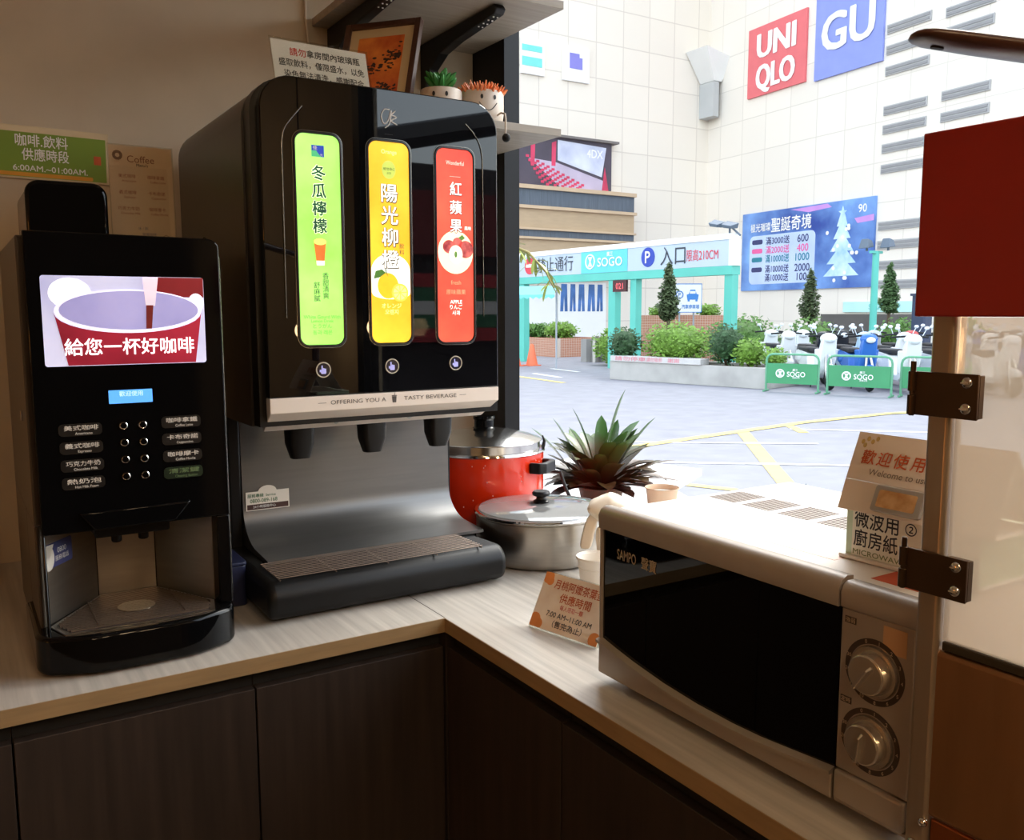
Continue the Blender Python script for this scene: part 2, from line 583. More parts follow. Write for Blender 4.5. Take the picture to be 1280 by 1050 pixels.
# framed picture leaning on the lower shelf
t = thing('picture_frame', 'dark wood framed orange landscape picture leaning on the lower shelf', 'picture', (0.101, 0.515, 0.950))
o = Vector((0.043, 0.585, 0.9505))
U = Vector((math.cos(0.8816), -math.sin(0.8816), 0))
N = Vector((math.sin(0.8816), math.cos(0.8816), 0))
Vv = (Z1 * math.cos(0.35) + N * math.sin(0.35))
F = (o, U, Vv)
w, h = 0.183, 0.232
fm = MB()
bw = 0.014
for a in ((0, bw, 0, h), (w - bw, w, 0, h), (bw, w - bw, 0, bw), (bw, w - bw, h - bw, h)):
    fm.plate(F, *a, d0=-0.012, d1=0.004)
fm.build('frame', mat('dark picture wood', (74, 44, 28), 0.4, noise=(20, 0.2), stretch=(8, 8, 1)), t, smooth=False, bevel=0.0015)
MB().plate(F, bw, w - bw, bw, h - bw, d0=-0.006, d1=-0.002).build('mount', mat('cream mount', (206, 188, 150), 0.8, noise=(10, 0.03)), t, smooth=False)
art = MB().plate(F, 0.036, w - 0.036, 0.036, h - 0.036, d0=-0.002, d1=-0.0012).build('print', mat('orange print', (226, 88, 38), 0.6, noise=(22, 0.25), col2=(242, 150, 60)), t, smooth=False)
rnd = random.Random(4)
tr = MB()
for k in range(150):
    bx0, by0, sx0, sy0 = rnd.choice([(0.075, 0.060, 0.022, 0.007), (0.118, 0.068, 0.014, 0.008), (0.105, 0.128, 0.022, 0.012), (0.128, 0.150, 0.010, 0.010), (0.070, 0.118, 0.012, 0.006)])
    cx, cy = min(w - 0.043, max(0.043, rnd.gauss(bx0, sx0))), rnd.gauss(by0, sy0)
    tr.sheet(F, ell(cx, cy, rnd.uniform(0.002, 0.006), rnd.uniform(0.0012, 0.003), 7), -0.0012, -0.0008 + k * 4e-6)
tr.build('foliage', mat('dark print foliage', (62, 40, 34), 0.6, noise=(30, 0.3)), art, smooth=False)
st = MB().sheet((o + N * 0.03 + Vv * 0.0, U, Vv), [(0.08, 0.0), (0.10, 0.0), (0.10, 0.15), (0.08, 0.15)], -0.001, 0.001)
E1 = o + U * 0.09 + Vv * 0.15 - U.cross(Vv) * 0.012
st = MB().cyl(E1, (E1 + N * 0.09).to_tuple()[:2] + (0.9502,), 0.004, n=6)
st.build('easel_leg', M_mattblk, t)

# smiling pots with dangling legs
def smiley(label, cx, cy, r, zb, zt, face_ang, plant, hang=0.045):
    t = thing('smiling_planter', label, 'plant pot', (cx, cy, zb), group='smiling pots on the lower shelf')
    MB().lathe([(r * 0.9, 0.0), (r * 0.95, 0.003), (r, 0.02), (r, zt - zb - 0.004), (r - 0.002, zt - zb), (r - 0.006, zt - zb), (r - 0.007, zt - zb - 0.012), (0.001, zt - zb - 0.012)], (cx, cy, zb)).build('pot', mat('cream ceramic', (206, 192, 176), 0.45, noise=(20, 0.03)), t)
    fc = MB()
    H = zt - zb
    def on(a, z, rr=1.0):
        th = R(face_ang) + a
        return Vector((cx + math.cos(th) * (r * rr + 0.0004), cy + math.sin(th) * (r * rr + 0.0004), zb + z))
    for s in (-1, 1):
        c0 = on(s * 0.30, H * 0.74)
        n = Vector((math.cos(R(face_ang) + s * 0.3), math.sin(R(face_ang) + s * 0.3), 0))
        u = Vector((-n.y, n.x, 0))
        fc.sheet((c0, u, Z1), ell(0, 0, 0.0032, 0.0052, 12), 0, 0.0006)
    fc.tube([on(-0.42 + 0.84 * i / 12, H * 0.56 - 0.017 * math.cos((i / 12 - 0.5) * math.pi)) for i in range(13)], 0.0009, 6)
    fc.build('face', M_ink, t)
    for s in (-0.45, 0.45):
        p0 = on(s, 0.010)
        n = Vector((math.cos(R(face_ang) + s * 0.6), math.sin(R(face_ang) + s * 0.6), 0))
        edge = Vector((p0.x + n.x * 0.015, min(p0.y + n.y * 0.03, 0.3935), zb + 0.008))
        lg = MB().tube([p0, (p0 + edge) / 2 + Z1 * 0.004, edge, edge + Vector((0, -0.003, -0.012)), edge + Vector((0.0, -0.002, -hang))], 0.0023, 7).build('leg', mat('cord legs', (205, 192, 176), 0.8, noise=(60, 0.1)), t)
        f = edge + Vector((0.0, -0.002, -hang - 0.003))
        MB().ball((f.x, f.y - 0.003, f.z - 0.003), (0.0085, 0.011, 0.0095)).build('shoe', M_mattblk, lg)
    return t
t = smiley('cream smiling pot with a spiky green succulent', 0.243, 0.452, 0.046, 0.9495, 1.008, 240, 'green', 0.016)
rnd = random.Random(2)
g = MB()
for k in range(34):
    a = rnd.uniform(0, 6.28); e = rnd.uniform(0.55, 1.5); l = rnd.uniform(0.030, 0.056)
    d = Vector((math.cos(a) * math.cos(e) , math.sin(a) * math.cos(e), math.sin(e)))
    p = Vector((0.240, 0.452, 0.998)) + Vector((0, 0, rnd.uniform(0, 0.012)))
    g.tube([p, p + d * l * 0.5, p + d * l * 0.85, p + d * l], 0.004, 6, radii=[0.0035, 0.0065, 0.0045, 0.0008])
g.build('succulent', mat('succulent green', (44, 120, 44), 0.45, noise=(40, 0.25)), t)
t = smiley('cream smiling pot with an orange tufted succulent, at the shelf end', 0.343, 0.448, 0.050, 0.9495, 1.014, 258, 'orange')
g = MB()
for k in range(120):
    a = rnd.uniform(0, 6.28); q = math.sqrt(rnd.random()); e = 1.45 - q * 0.75
    d = Vector((math.cos(a) * math.cos(e), math.sin(a) * math.cos(e), math.sin(e)))
    p = Vector((0.343 + 0.036 * q * math.cos(a), 0.448 + 0.036 * q * math.sin(a), 1.000))
    l = rnd.uniform(0.032, 0.044) * (1.1 - 0.3 * q)
    g.tube([p, p + d * l * 0.6, p + d * l], 0.002, 5, radii=[0.0026, 0.0036, 0.0012])
g.build('succulent', mat('succulent orange', (228, 132, 76), 0.5, noise=(60, 0.25)), t)

# acrylic notice on the dispenser
t = thing('acrylic_notice', 'white notice in a clear acrylic stand on top of the drink dispenser', 'notice', (-0.097, 0.25, 0.9205))
F = (Vector((-0.187, 0.25, 0.9215)), Vector((1, 0.0, -0.008)), Vector((-0.06, 0.16, 1)).normalized())
ww, hh = 0.178, 0.085
MB().plate(F, -0.003, ww + 0.003, 0.0, hh + 0.003, d0=0.0008, d1=0.0025).build('acrylic_sheet', M_acryl, t, smooth=False)
pp = MB().plate(F, 0.0, ww, 0.0005, hh, d0=-0.001, d1=0.0).build('paper', M_paper, t, smooth=False)
MB().box(-0.187, -0.009, 0.246, 0.285, 0.9205, 0.9218).build('foot', M_acryl, t, smooth=False)
lettering([('請勿', 0.047, 0.066, 0.0155)], F, mat('red print', (206, 44, 36), 0.6, noise=(50, 0.05)), pp, d=0.0002, bold=True)
lettering([('拿房間內玻璃瓶', 0.063, 0.066, 0.0145, {'align': 'l'}), ('盛取飲料，僅限盛水，以免', 0.090, 0.046, 0.0145, {'w': 0.160}), ('染色無法清洗，感謝配合', 0.092, 0.026, 0.0145, {'w': 0.150})], F, M_ink, pp, d=0.0002, bold=True)

# signs on the left wall
t = thing('wall_sign', 'green coffee serving hours sign on the wall above the coffee machine', 'sign', (-0.54, 0.805, 0.86))
ang = -0.012
U = Vector((math.cos(ang), 0, math.sin(ang))); Vv = Vector((-math.sin(ang), 0, math.cos(ang)))
F = (Vector((-0.70, 0.8085, 0.808)), U, Vv)
MB().plate(F, 0.0, 0.318, 0.0, 0.107, d0=0.0, d1=0.003).build('acrylic_sheet', mat('pale acrylic', (196, 180, 150), 0.25, noise=(8, 0.02)), t, smooth=False)
pg = MB().plate(F, 0.006, 0.312, 0.004, 0.094, d0=0.003, d1=0.0034).build('panel', mat('green print', (112, 146, 34), 0.45, noise=(10, 0.08)), t, smooth=False)
MB().plate(F, 0.110, 0.285, 0.005, 0.013, r=0.003, d0=0.0034, d1=0.0037).build('stripe', mat('orange print stripe', (216, 150, 36), 0.5, noise=(30, 0.05)), pg, smooth=False)
lettering([('咖啡.飲料', 0.190, 0.077, 0.0265, {'w': 0.098}), ('供應時段', 0.196, 0.049, 0.0265, {'w': 0.088}), ('6:00AM.~01:00AM.', 0.205, 0.022, 0.0165, {'w': 0.140})], F, M_whiteink, pg, d=0.0038, bold=True)
cp = MB().sheet(F, ell(0.093, 0.052, 0.020, 0.010), 0.0035, 0.0039)
cp.sheet(F, ell(0.093, 0.043, 0.017, 0.011), 0.0035, 0.00385)
cp.build('cup_print', mat('white cup print', (230, 224, 214), 0.5, noise=(20, 0.03)), pg, smooth=False)
MB().sheet(F, ell(0.093, 0.053, 0.015, 0.0065), 0.0039, 0.0042).build('drink_print', mat('red drink print', (176, 48, 30), 0.5, noise=(20, 0.1)), pg, smooth=False)
rb = MB().plate(F, 0.288, 0.302, 0.040, 0.058, d0=0.0035, d1=0.004).build('red_cup_print', mat('orange cup print', (206, 92, 40), 0.5, noise=(20, 0.1)), pg, smooth=False)

t = thing('menu_stand', 'small pale drinks menu in a clear stand on top of the coffee machine', 'menu', (-0.395, 0.38, 0.6405))
F = (Vector((-0.4445, 0.38, 0.642)), X1, Vector((0, 0.03, 1)).normalized())
mw_, mh = 0.104, 0.178
MB().plate(F, -0.002, mw_ + 0.002, 0.0, mh + 0.002, d0=0.0006, d1=0.0026).build('acrylic_sheet', M_acryl, t, smooth=False)
pp = MB().plate(F, 0, mw_, 0.0005, mh, d0=-0.001, d1=0.0).build('paper', mat('pale pink paper', (222, 196, 170), 0.7, noise=(14, 0.03)), t, smooth=False)
MB().box(-0.4465, -0.3385, 0.376, 0.415, 0.6405, 0.6422).build('foot', M_acryl, t, smooth=False)
lettering([('Coffee', 0.052, 0.156, 0.017, {'bold': False}), ], F, mat('brown print', (128, 72, 44), 0.6, noise=(40, 0.05)), pp, d=0.0002)
lettering([("Menu's", 0.054, 0.146, 0.007)] , F, M_ink, pp, d=0.0002, bold=True)
its = []
for r_, zz in enumerate((0.126, 0.098, 0.070)):
    for q, uu in enumerate((0.028, 0.076)):
        its.append((['美式咖啡', '咖啡拿鐵', '義式咖啡', '卡布奇諾', '巧克力牛奶', '咖啡摩卡'][r_ * 2 + q], uu, zz, 0.0072))
        its.append((['Americano', 'Coffee Latte', 'Espresso', 'Cappuccino', 'Chocolate Milk', 'Coffee Mocha'][r_ * 2 + q], uu + 0.003, zz - 0.008, 0.0052))
lettering(its, F, mat('red brown print', (150, 70, 48), 0.6, noise=(40, 0.05)), pp, d=0.0002)
orn = MB()
for k in range(14):
    a = 6.28 * k / 14
    orn.sheet(F, ell(0.014 + 0.006 * math.cos(a), 0.161 + 0.006 * math.sin(a), 0.0026, 0.0026, 8), 0.0001, 0.0003 + k * 1e-5)
for k in range(9):
    orn.sheet(F, ell(0.007 + 0.0035 * k % 0.03, 0.010 + 0.002 * (k % 3), 0.004, 0.0022, 8), 0.0001, 0.0003 + k * 1e-5)
orn.tube([F[0] + X1 * a + Z1 * b - Y1 * 0.0004 for a, b in ((0.078, 0.006), (0.098, 0.006), (0.1, 0.02), (0.088, 0.026), (0.077, 0.02), (0.078, 0.006))], 0.0005, 5)
orn.build('ornament', mat('brown ornament', (112, 80, 60), 0.6, noise=(40, 0.1)), pp, smooth=False)
lettering([('冰 / 熱', 0.050, 0.036, 0.006), ('現磨咖啡', 0.060, 0.026, 0.006)], F, mat('blue print', (96, 104, 140), 0.6, noise=(40, 0.05)), pp, d=0.0002)

# ------------------------------------------------------------------ drink dispenser
D = thing('drink_dispenser', 'tall black three-flavour drink dispenser with green, yellow and red lit panels', 'drink dispenser', (-0.02, 0.40, 0.0))
def arch(x0, x1, z0, z1, r, seg=8):
    pts = [(x0, z0), (x1, z0)]
    for cx, a in ((x1 - r, 0), (x0 + r, 90)):
        for i in range(seg + 1):
            th = R(a + 90 * i / seg)
            pts.append((cx + r * math.cos(th), z1 - r + r * math.sin(th)))
    return pts
M_body = mat('dispenser side panel', (46, 39, 33), 0.32, noise=(30, 0.06))
hb = MB().prism(arch(-0.262, 0.222, 0.332, 0.912, 0.060), 'y', 0.215, 0.69)
hb.box(-0.262, 0.222, 0.415, 0.69, 0.008, 0.333)
hb.build('housing', M_body, D)
MB().prism(arch(-0.258, 0.218, 0.334, 0.917, 0.058), 'y', 0.179, 0.2145).build('front_bezel', M_black, D)
fp = MB().prism(arch(-0.247, 0.208, 0.3845, 0.9195, 0.055), 'y', 0.160, 0.1785).build('front_glass', M_pglass, D, bevel=0.002)
F = (Vector((0, 0.160, 0)), X1, Z1)
M_trim = mat('black panel trim', (12, 12, 12), 0.25, noise=(20, 0.05))
M_trimg = mat('dark chrome trim', (120, 116, 108), 0.25, 1.0, noise=(20, 0.05))
EM = 0.95
def epanel(name, col, e=EM, **k):
    return mat(name, col, 0.35, emit=e, **k)
def light_panel(x0, x1, z0, z1, m, lab):
    p = MB().plate(F, x0, x1, z0, z1, r=0.015, d0=-0.0008, d1=0.0012, seg=7).build('light_panel', m, D, smooth=False, label=lab)
    pts = rrect(x0 - 0.0022, x1 + 0.0022, z0 - 0.0022, z1 + 0.0022, 0.0172, 7)
    MB().tube([F[0] + X1 * a + Z1 * b - Y1 * 0.0008 for a, b in pts], 0.0024, 6, True).build('panel_frame', M_trim, p)
    pts = rrect(x0 - 0.0052, x1 + 0.0052, z0 - 0.0052, z1 + 0.0052, 0.0195, 7)
    MB().tube([F[0] + X1 * a + Z1 * b - Y1 * 0.0002 for a, b in pts], 0.0008, 6, True).build('panel_outline', M_trimg, p)
    return p
# green panel
g = light_panel(-0.1885, -0.1105, 0.474, 0.829, epanel('lit green panel', (150, 232, 84), col2=(176, 240, 120), noise=(9, 0.12)), 'lit green winter melon lemon panel')
gi = epanel('green panel ink', (18, 74, 58), 0.15, noise=(60, 0.05))
go = epanel('green panel glow', (232, 250, 214), 0.9, noise=(60, 0.02))
x = -0.1495
lettering([(ch, x + 0.0011 * math.cos(q * 1.0472), 0.7645 - i * 0.0296 + 0.0011 * math.sin(q * 1.0472), 0.0262) for i, ch in enumerate('冬瓜檸檬') for q in range(6)], F, go, g, 'lettering_outline', d=0.0016, bold=True)
lettering([(ch, x + dx, 0.7645 - i * 0.0296 + dz, 0.0262, {'d': 0.0022 + 0.00004 * j}) for i, ch in enumerate('冬瓜檸檬') for j, (dx, dz) in enumerate(((0, 0), (0.0004, 0.0003), (-0.0004, -0.0003)))], F, gi, g, d=0.0022, bold=True)
lettering([(ch, x + 0.008, 0.592 - i * 0.0113, 0.0118) for i, ch in enumerate('香甜清爽')] + [(ch, x - 0.008, 0.576 - i * 0.0113, 0.0118) for i, ch in enumerate('舒麻膩')], F, gi, g, d=0.0018)
lettering([('White Gourd With', x, 0.522, 0.0085), ('Lemon Drink', x, 0.515, 0.0075), ('とうがん', x, 0.506, 0.009), ('동과 레몬', x, 0.495, 0.009)], F, epanel('soft green ink', (104, 168, 78), 0.6, noise=(60, 0.05)), g, d=0.0018)
lb = MB().plate(F, x - 0.011, x + 0.011, 0.792, 0.811, d0=0.0012, d1=0.0016).build('logo_patch', epanel('blue logo', (38, 66, 178), 0.6, noise=(40, 0.05)), g, smooth=False)
MB().sheet(F, [(x - 0.011, 0.792), (x + 0.006, 0.792), (x + 0.001, 0.797), (x - 0.003, 0.802), (x - 0.011, 0.802)], 0.0016, 0.002).build('logo_leaf', epanel('green logo leaf', (72, 178, 120), 0.7, noise=(40, 0.05)), g, smooth=False)
lettering([('佳', x - 0.005, 0.806, 0.008), ('光', x + 0.006, 0.795, 0.005)], F, M_whiteink, g, 'logo_lettering', d=0.0022, bold=True)
cupg = MB().sheet(F, [(x - 0.0075, 0.615), (x + 0.0065, 0.615), (x + 0.010, 0.648), (x - 0.011, 0.648)], 0.0012, 0.0018)
cupg.build('cup_print', epanel('amber drink', (226, 116, 46), 0.6, noise=(50, 0.25)), g, smooth=False)
MB().sheet(F, ell(x - 0.0005, 0.650, 0.0112, 0.0055), 0.0016, 0.0021).build('foam_print', epanel('pale foam', (236, 226, 112), 0.8, noise=(60, 0.08)), g, smooth=False)
MB().sheet(F, [(x - 0.0075, 0.610), (x + 0.0065, 0.610), (x + 0.007, 0.618), (x - 0.008, 0.618)], 0.0016, 0.0021).build('cup_base_print', go, g, smooth=False)
# yellow panel
y_ = light_panel(-0.0565, 0.0205, 0.475, 0.829, epanel('lit yellow panel', (244, 182, 20), 0.78, col2=(250, 206, 50), noise=(9, 0.1)), 'lit yellow orange-juice panel')
x = -0.018
yw = epanel('panel white', (250, 250, 242), 0.9, noise=(60, 0.02))
yk = epanel('panel shadow ink', (112, 92, 60), 0.3, noise=(60, 0.05))
MB().sheet(F, [(-0.056, 0.602)] + [(x + 0.0385 * math.cos(R(180 - a)), 0.602 + 0.032 * math.sin(R(a))) for a in range(10, 171, 10)] + [(0.020, 0.602), (0.020, 0.565)] + [(x + 0.0385 * math.cos(R(a)), 0.565 - 0.012 * math.sin(R(a))) for a in range(20, 170, 15)] + [(-0.056, 0.565)], 0.0012, 0.0014).build('white_wave', yw, y_, smooth=False)
lettering([(ch, x - 0.001 + 0.0006 + 0.0012 * math.cos(q * 1.0472), 0.7395 - i * 0.0388 - 0.0006 + 0.0012 * math.sin(q * 1.0472), 0.0345) for i, ch in enumerate('陽光柳橙') for q in range(6)], F, yk, y_, 'lettering_shadow', d=0.0016, bold=True)
lettering([(ch, x - 0.001, 0.7395 - i * 0.0388, 0.0345) for i, ch in enumerate('陽光柳橙')], F, yw, y_, d=0.0021, bold=True)
lettering([('Orange', x, 0.812, 0.010, {'bold': True})], F, epanel('pale yellow ink', (252, 232, 150), 0.8, noise=(60, 0.02)), y_, 'brand_lettering', d=0.0016)
MB().sheet(F, ell(x - 0.001, 0.781, 0.0135, 0.016), 0.0012, 0.0017).build('badge_print', epanel('lime badge', (190, 208, 90), 0.7, noise=(40, 0.08)), y_, smooth=False)
lettering([('維他命C', x - 0.001, 0.782, 0.006), ('添加', x - 0.001, 0.775, 0.0045), ], F, epanel('badge ink', (90, 116, 40), 0.3, noise=(60, 0.05)), y_, 'badge_lettering', d=0.0019)
lettering([('飲', x + 0.022, 0.648, 0.010), ('料', x + 0.022, 0.637, 0.010)], F, yk, y_, 'side_lettering', d=0.0017)
fr_ = MB().sheet(F, ell(x - 0.006, 0.577, 0.0205, 0.023, 28), 0.0014, 0.0018)
fr_.build('orange_print', epanel('orange print fruit', (246, 178, 22), 0.85, noise=(30, 0.1)), y_, smooth=False)
sl = MB().sheet(F, ell(x + 0.017, 0.565, 0.0165, 0.0165, 26), 0.0018, 0.0021).build('slice_print', epanel('orange slice rind', (244, 196, 70), 0.85, noise=(30, 0.05)), y_, smooth=False)
sg = MB()
for k in range(8):
    a = k * 45 + 8
    sg.sheet(F, [(x + 0.017 + 0.002 * math.cos(R(a + 18)), 0.565 + 0.002 * math.sin(R(a + 18)))] + [(x + 0.017 + 0.013 * math.cos(R(a + q)), 0.565 + 0.013 * math.sin(R(a + q))) for q in (0, 12, 24, 36)], 0.0021, 0.0024)
sg.build('segment_print', epanel('orange segment', (250, 226, 130), 0.9, noise=(30, 0.05)), y_, smooth=False)
MB().sheet(F, [(x - 0.010, 0.600), (x - 0.018, 0.606), (x - 0.030, 0.603), (x - 0.034, 0.589), (x - 0.022, 0.592)], 0.0018, 0.0022).sheet(F, [(x - 0.009, 0.598), (x - 0.006, 0.594), (x - 0.010, 0.606), (x - 0.012, 0.606)], 0.0018, 0.0022).build('leaf_print', epanel('leaf print', (70, 120, 40), 0.5, noise=(40, 0.15)), y_, smooth=False)
lettering([('オレンジ', x, 0.541, 0.010), ('오렌지', x, 0.530, 0.010)], F, epanel('pale yellow ink', (252, 232, 150), 0.8), y_, 'name_lettering', d=0.0017, bold=True)
# red panel
rd = light_panel(0.0768, 0.1530, 0.474, 0.829, epanel('lit red panel', (228, 62, 44), 0.85, col2=(240, 90, 62), noise=(9, 0.1)), 'lit red apple panel')
x = 0.115
MB().sheet(F, ell(x, 0.641, 0.0372, 0.040, 30), 0.0012, 0.0014).build('pale_glow', epanel('cream print', (250, 226, 190), 0.9, noise=(14, 0.06)), rd, smooth=False)
lettering([(ch, x + 0.0015 + 0.001 * math.cos(q * 1.0472), 0.7555 - i * 0.0335 + 0.001 * math.sin(q * 1.0472), 0.0265) for i, ch in enumerate('紅蘋果') for q in range(6)], F, epanel('dark red ink', (120, 30, 24), 0.3, noise=(60, 0.05)), rd, 'lettering_shadow', d=0.0016, bold=True)
lettering([(ch, x + 0.001, 0.756 - i * 0.0335, 0.0265) for i, ch in enumerate('紅蘋果')] + [('風味', x + 0.026, 0.686, 0.0075)], F, yw, rd, d=0.0021, bold=True)
lettering([('Wonderful', x, 0.804, 0.0105, {'w': 0.038}), ('----------', x, 0.780, 0.006, {'w': 0.022})], F, epanel('pale red ink', (252, 206, 190), 0.8, noise=(60, 0.02)), rd, 'brand_lettering', d=0.0016, bold=True)
ap = MB()
for cx, cz, rr in ((x - 0.014, 0.651, 0.013), (x + 0.021, 0.647, 0.017), (x + 0.004, 0.659, 0.010)):
    ap.sheet(F, ell(cx, cz, rr, rr * 0.95, 24), 0.0014, 0.0017)
ap.build('apple_print', epanel('apple print', (170, 32, 44), 0.6, noise=(60, 0.3), col2=(220, 110, 100)), rd, smooth=False)
MB().sheet(F, ell(x, 0.637, 0.0145, 0.017, 24), 0.0017, 0.002).build('apple_half_print', epanel('apple flesh', (244, 240, 214), 0.9, noise=(30, 0.03)), rd, smooth=False)
MB().sheet(F, ell(x, 0.637, 0.003, 0.006, 12), 0.002, 0.0022).build('core_print', epanel('apple leaf', (96, 140, 56), 0.5, noise=(30, 0.1)), rd, smooth=False)
MB().sheet(F, [(x + 0.006, 0.668), (x + 0.014, 0.674), (x + 0.020, 0.668), (x + 0.013, 0.663)], 0.0018, 0.0022).build('leaf_print', epanel('apple leaf', (96, 140, 56), 0.5), rd, smooth=False)
lettering([('fresh', x, 0.585, 0.011), ('原味蘋果', x, 0.567, 0.0105)], F, epanel('peach ink', (246, 170, 126), 0.7, noise=(60, 0.03)), rd, 'name_lettering', d=0.0016)
lettering([('APPLE', x, 0.549, 0.0095), ('りんご', x, 0.539, 0.0095), ('사과', x, 0.528, 0.0095)], F, yw, rd, 'foreign_lettering', d=0.0016, bold=True)
# touch buttons
for bx, bz in ((-0.150, 0.430), (-0.019, 0.432), (0.113, 0.4335)):
    b = MB().cyl((bx, 0.1600, bz), (bx, 0.1588, bz), 0.0125, n=28).build('touch_button', mat('navy button', (18, 18, 42), 0.2, noise=(20, 0.05)), D)
    MB().ring((bx, 0.1590, bz), (0, 1, 0), 0.0128, 0.0011).build('button_ring', mat('button ring', (190, 180, 160), 0.35, noise=(20, 0.05)), b)
    hd = MB()
    Fb = (Vector((bx, 0.1588, bz)), X1, Z1)
    hd.plate(Fb, -0.0045, 0.0050, -0.0070, 0.0005, r=0.002, d0=0, d1=0.0004)
    hd.plate(Fb, -0.0035, -0.0012, 0.0, 0.0078, r=0.001, d0=0, d1=0.0004)
    for k in range(3):
        hd.plate(Fb, -0.0008 + k * 0.002, 0.0010 + k * 0.002, 0.0, 0.0032 - k * 0.0006, r=0.0008, d0=0, d1=0.0004)
    hd.plate(Fb, -0.0068, -0.004, -0.004, 0.0005, r=0.001, d0=0, d1=0.0004)
    hd.build('hand_icon', mat('lit icon', (170, 170, 226), 0.4, emit=0.35, noise=(20, 0.02)), b, smooth=False)
# thin chrome lines and the maker's mark
def arc_pts(pts):
    P = [Vector((a, 0.1592, b)) for a, b in pts]
    out = []
    for i in range(len(P) - 1):
        p0, p1, p2, p3 = P[max(i - 1, 0)], P[i], P[i + 1], P[min(i + 2, len(P) - 1)]
        for k in range(6):
            q = k / 6
            out.append(0.5 * ((2 * p1) + (p2 - p0) * q + (2 * p0 - 5 * p1 + 4 * p2 - p3) * q * q + (3 * p1 - p0 - 3 * p2 + p3) * q ** 3))
    return out + [P[-1]]
MB().tube(arc_pts([(-0.175, 0.873), (-0.194, 0.851), (-0.207, 0.832), (-0.2118, 0.808), (-0.2120, 0.78), (-0.2125, 0.65), (-0.213, 0.52)]), 0.0013, 6).build('trim_line', M_trimg, D)
MB().tube(arc_pts([(0.138, 0.877), (0.155, 0.862), (0.168, 0.843), (0.1735, 0.820), (0.1745, 0.79), (0.1750, 0.65), (0.1755, 0.522)]), 0.0010, 6).build('trim_line', M_trimg, D)
lg = MB()
lg.tube(arc_pts([(-0.015, 0.885), (-0.025, 0.884), (-0.031, 0.872), (-0.026, 0.860), (-0.018, 0.866), (-0.012, 0.884), (-0.015, 0.862), (-0.024, 0.853)]), 0.0011, 6)
lg.tube(arc_pts([(-0.004, 0.884), (-0.011, 0.876), (-0.002, 0.873), (-0.012, 0.866), (-0.001, 0.860)]), 0.0011, 6)
lo = lg.build('emblem', mat('silver print', (196, 192, 186), 0.4, noise=(30, 0.05)), D)
lettering([('- - - - -', -0.017, 0.843, 0.0055)], F, mat('dim silver print', (110, 108, 104), 0.4, noise=(30, 0.05)), D, 'emblem_lettering', d=0.0004)

# white strip over the nozzles
M_strip = mat('cream white strip', (224, 212, 200), 0.38, noise=(14, 0.02))
sp = MB()
a = [(-0.2465, 0.1585, 0.3840), (0.2080, 0.1585, 0.3840), (0.2080, 0.1585, 0.3580), (-0.2465, 0.1585, 0.3580)]
b = [(-0.2465, 0.200, 0.3840), (0.2080, 0.200, 0.3840), (0.1950, 0.205, 0.3240), (-0.2455, 0.205, 0.3225)]
c_ = [(-0.2455, 0.215, 0.3225), (0.1950, 0.215, 0.3240)]
vs = a + b
sp.add(vs, [(0, 1, 2, 3), (0, 4, 5, 1), (1, 5, 6, 2), (2, 6, 7, 3), (3, 7, 4, 0), (4, 7, 6, 5)])
st = sp.build('nozzle_strip', M_strip, D, smooth=False, bevel=0.0012)
Fs = (Vector((0, 0.1585, 0)), X1, Z1)
Mg = mat('dark grey print', (74, 68, 64), 0.6, noise=(50, 0.05))
lettering([('OFFERING YOU A', -0.0855, 0.3722, 0.0104, {'w': 0.106}), ('TASTY BEVERAGE', 0.0585, 0.3724, 0.0104, {'w': 0.110})], Fs, Mg, st, d=0.0004)
ic = MB().plate(Fs, -0.1615, -0.1465, 0.3715, 0.3722, d0=0, d1=0.0004).plate(Fs, 0.1205, 0.1345, 0.3722, 0.3729, d0=0, d1=0.0004)
ic.sheet(Fs, [(-0.0195, 0.3655), (-0.0125, 0.3655), (-0.0115, 0.3770), (-0.0205, 0.3770)], 0, 0.0004)
ic.sheet(Fs, [(-0.0215, 0.3775), (-0.0105, 0.3775), (-0.0115, 0.3790), (-0.0205, 0.3790)], 0, 0.0004)
ic.sheet(Fs, [(-0.0165, 0.379), (-0.0155, 0.379), (-0.0140, 0.3835), (-0.0150, 0.3835)], 0, 0.0004)
ic.build('cup_icon', Mg, st, smooth=False)
for k, sx in enumerate((-0.116, 0.03)):
    MB().cyl((sx, 0.1925, 0.3325), (sx, 0.1915, 0.3312), 0.004, n=10).build('strip_screw', M_steel, st)
for nx in (-0.166, -0.023, 0.120):
    nb = MB()
    pts0 = rrect(nx - 0.0255, nx + 0.0255, 0.228, 0.272, 0.010, 4)
    pts1 = rrect(nx - 0.0240, nx + 0.0240, 0.230, 0.270, 0.010, 4)
    pts2 = rrect(nx - 0.0170, nx + 0.0170, 0.236, 0.264, 0.010, 4)
    n = len(pts0)
    nb.add([(p[0], p[1], 0.335) for p in pts0] + [(p[0], p[1], 0.290) for p in pts1] + [(p[0], p[1], 0.2635) for p in pts2],
           [tuple(range(n))[::-1], tuple(range(2 * n, 3 * n))] + [(q * n + i, q * n + (i + 1) % n, (q + 1) * n + (i + 1) % n, (q + 1) * n + i) for q in (0, 1) for i in range(n)])
    nb.build('nozzle', M_black, D, ang=50)
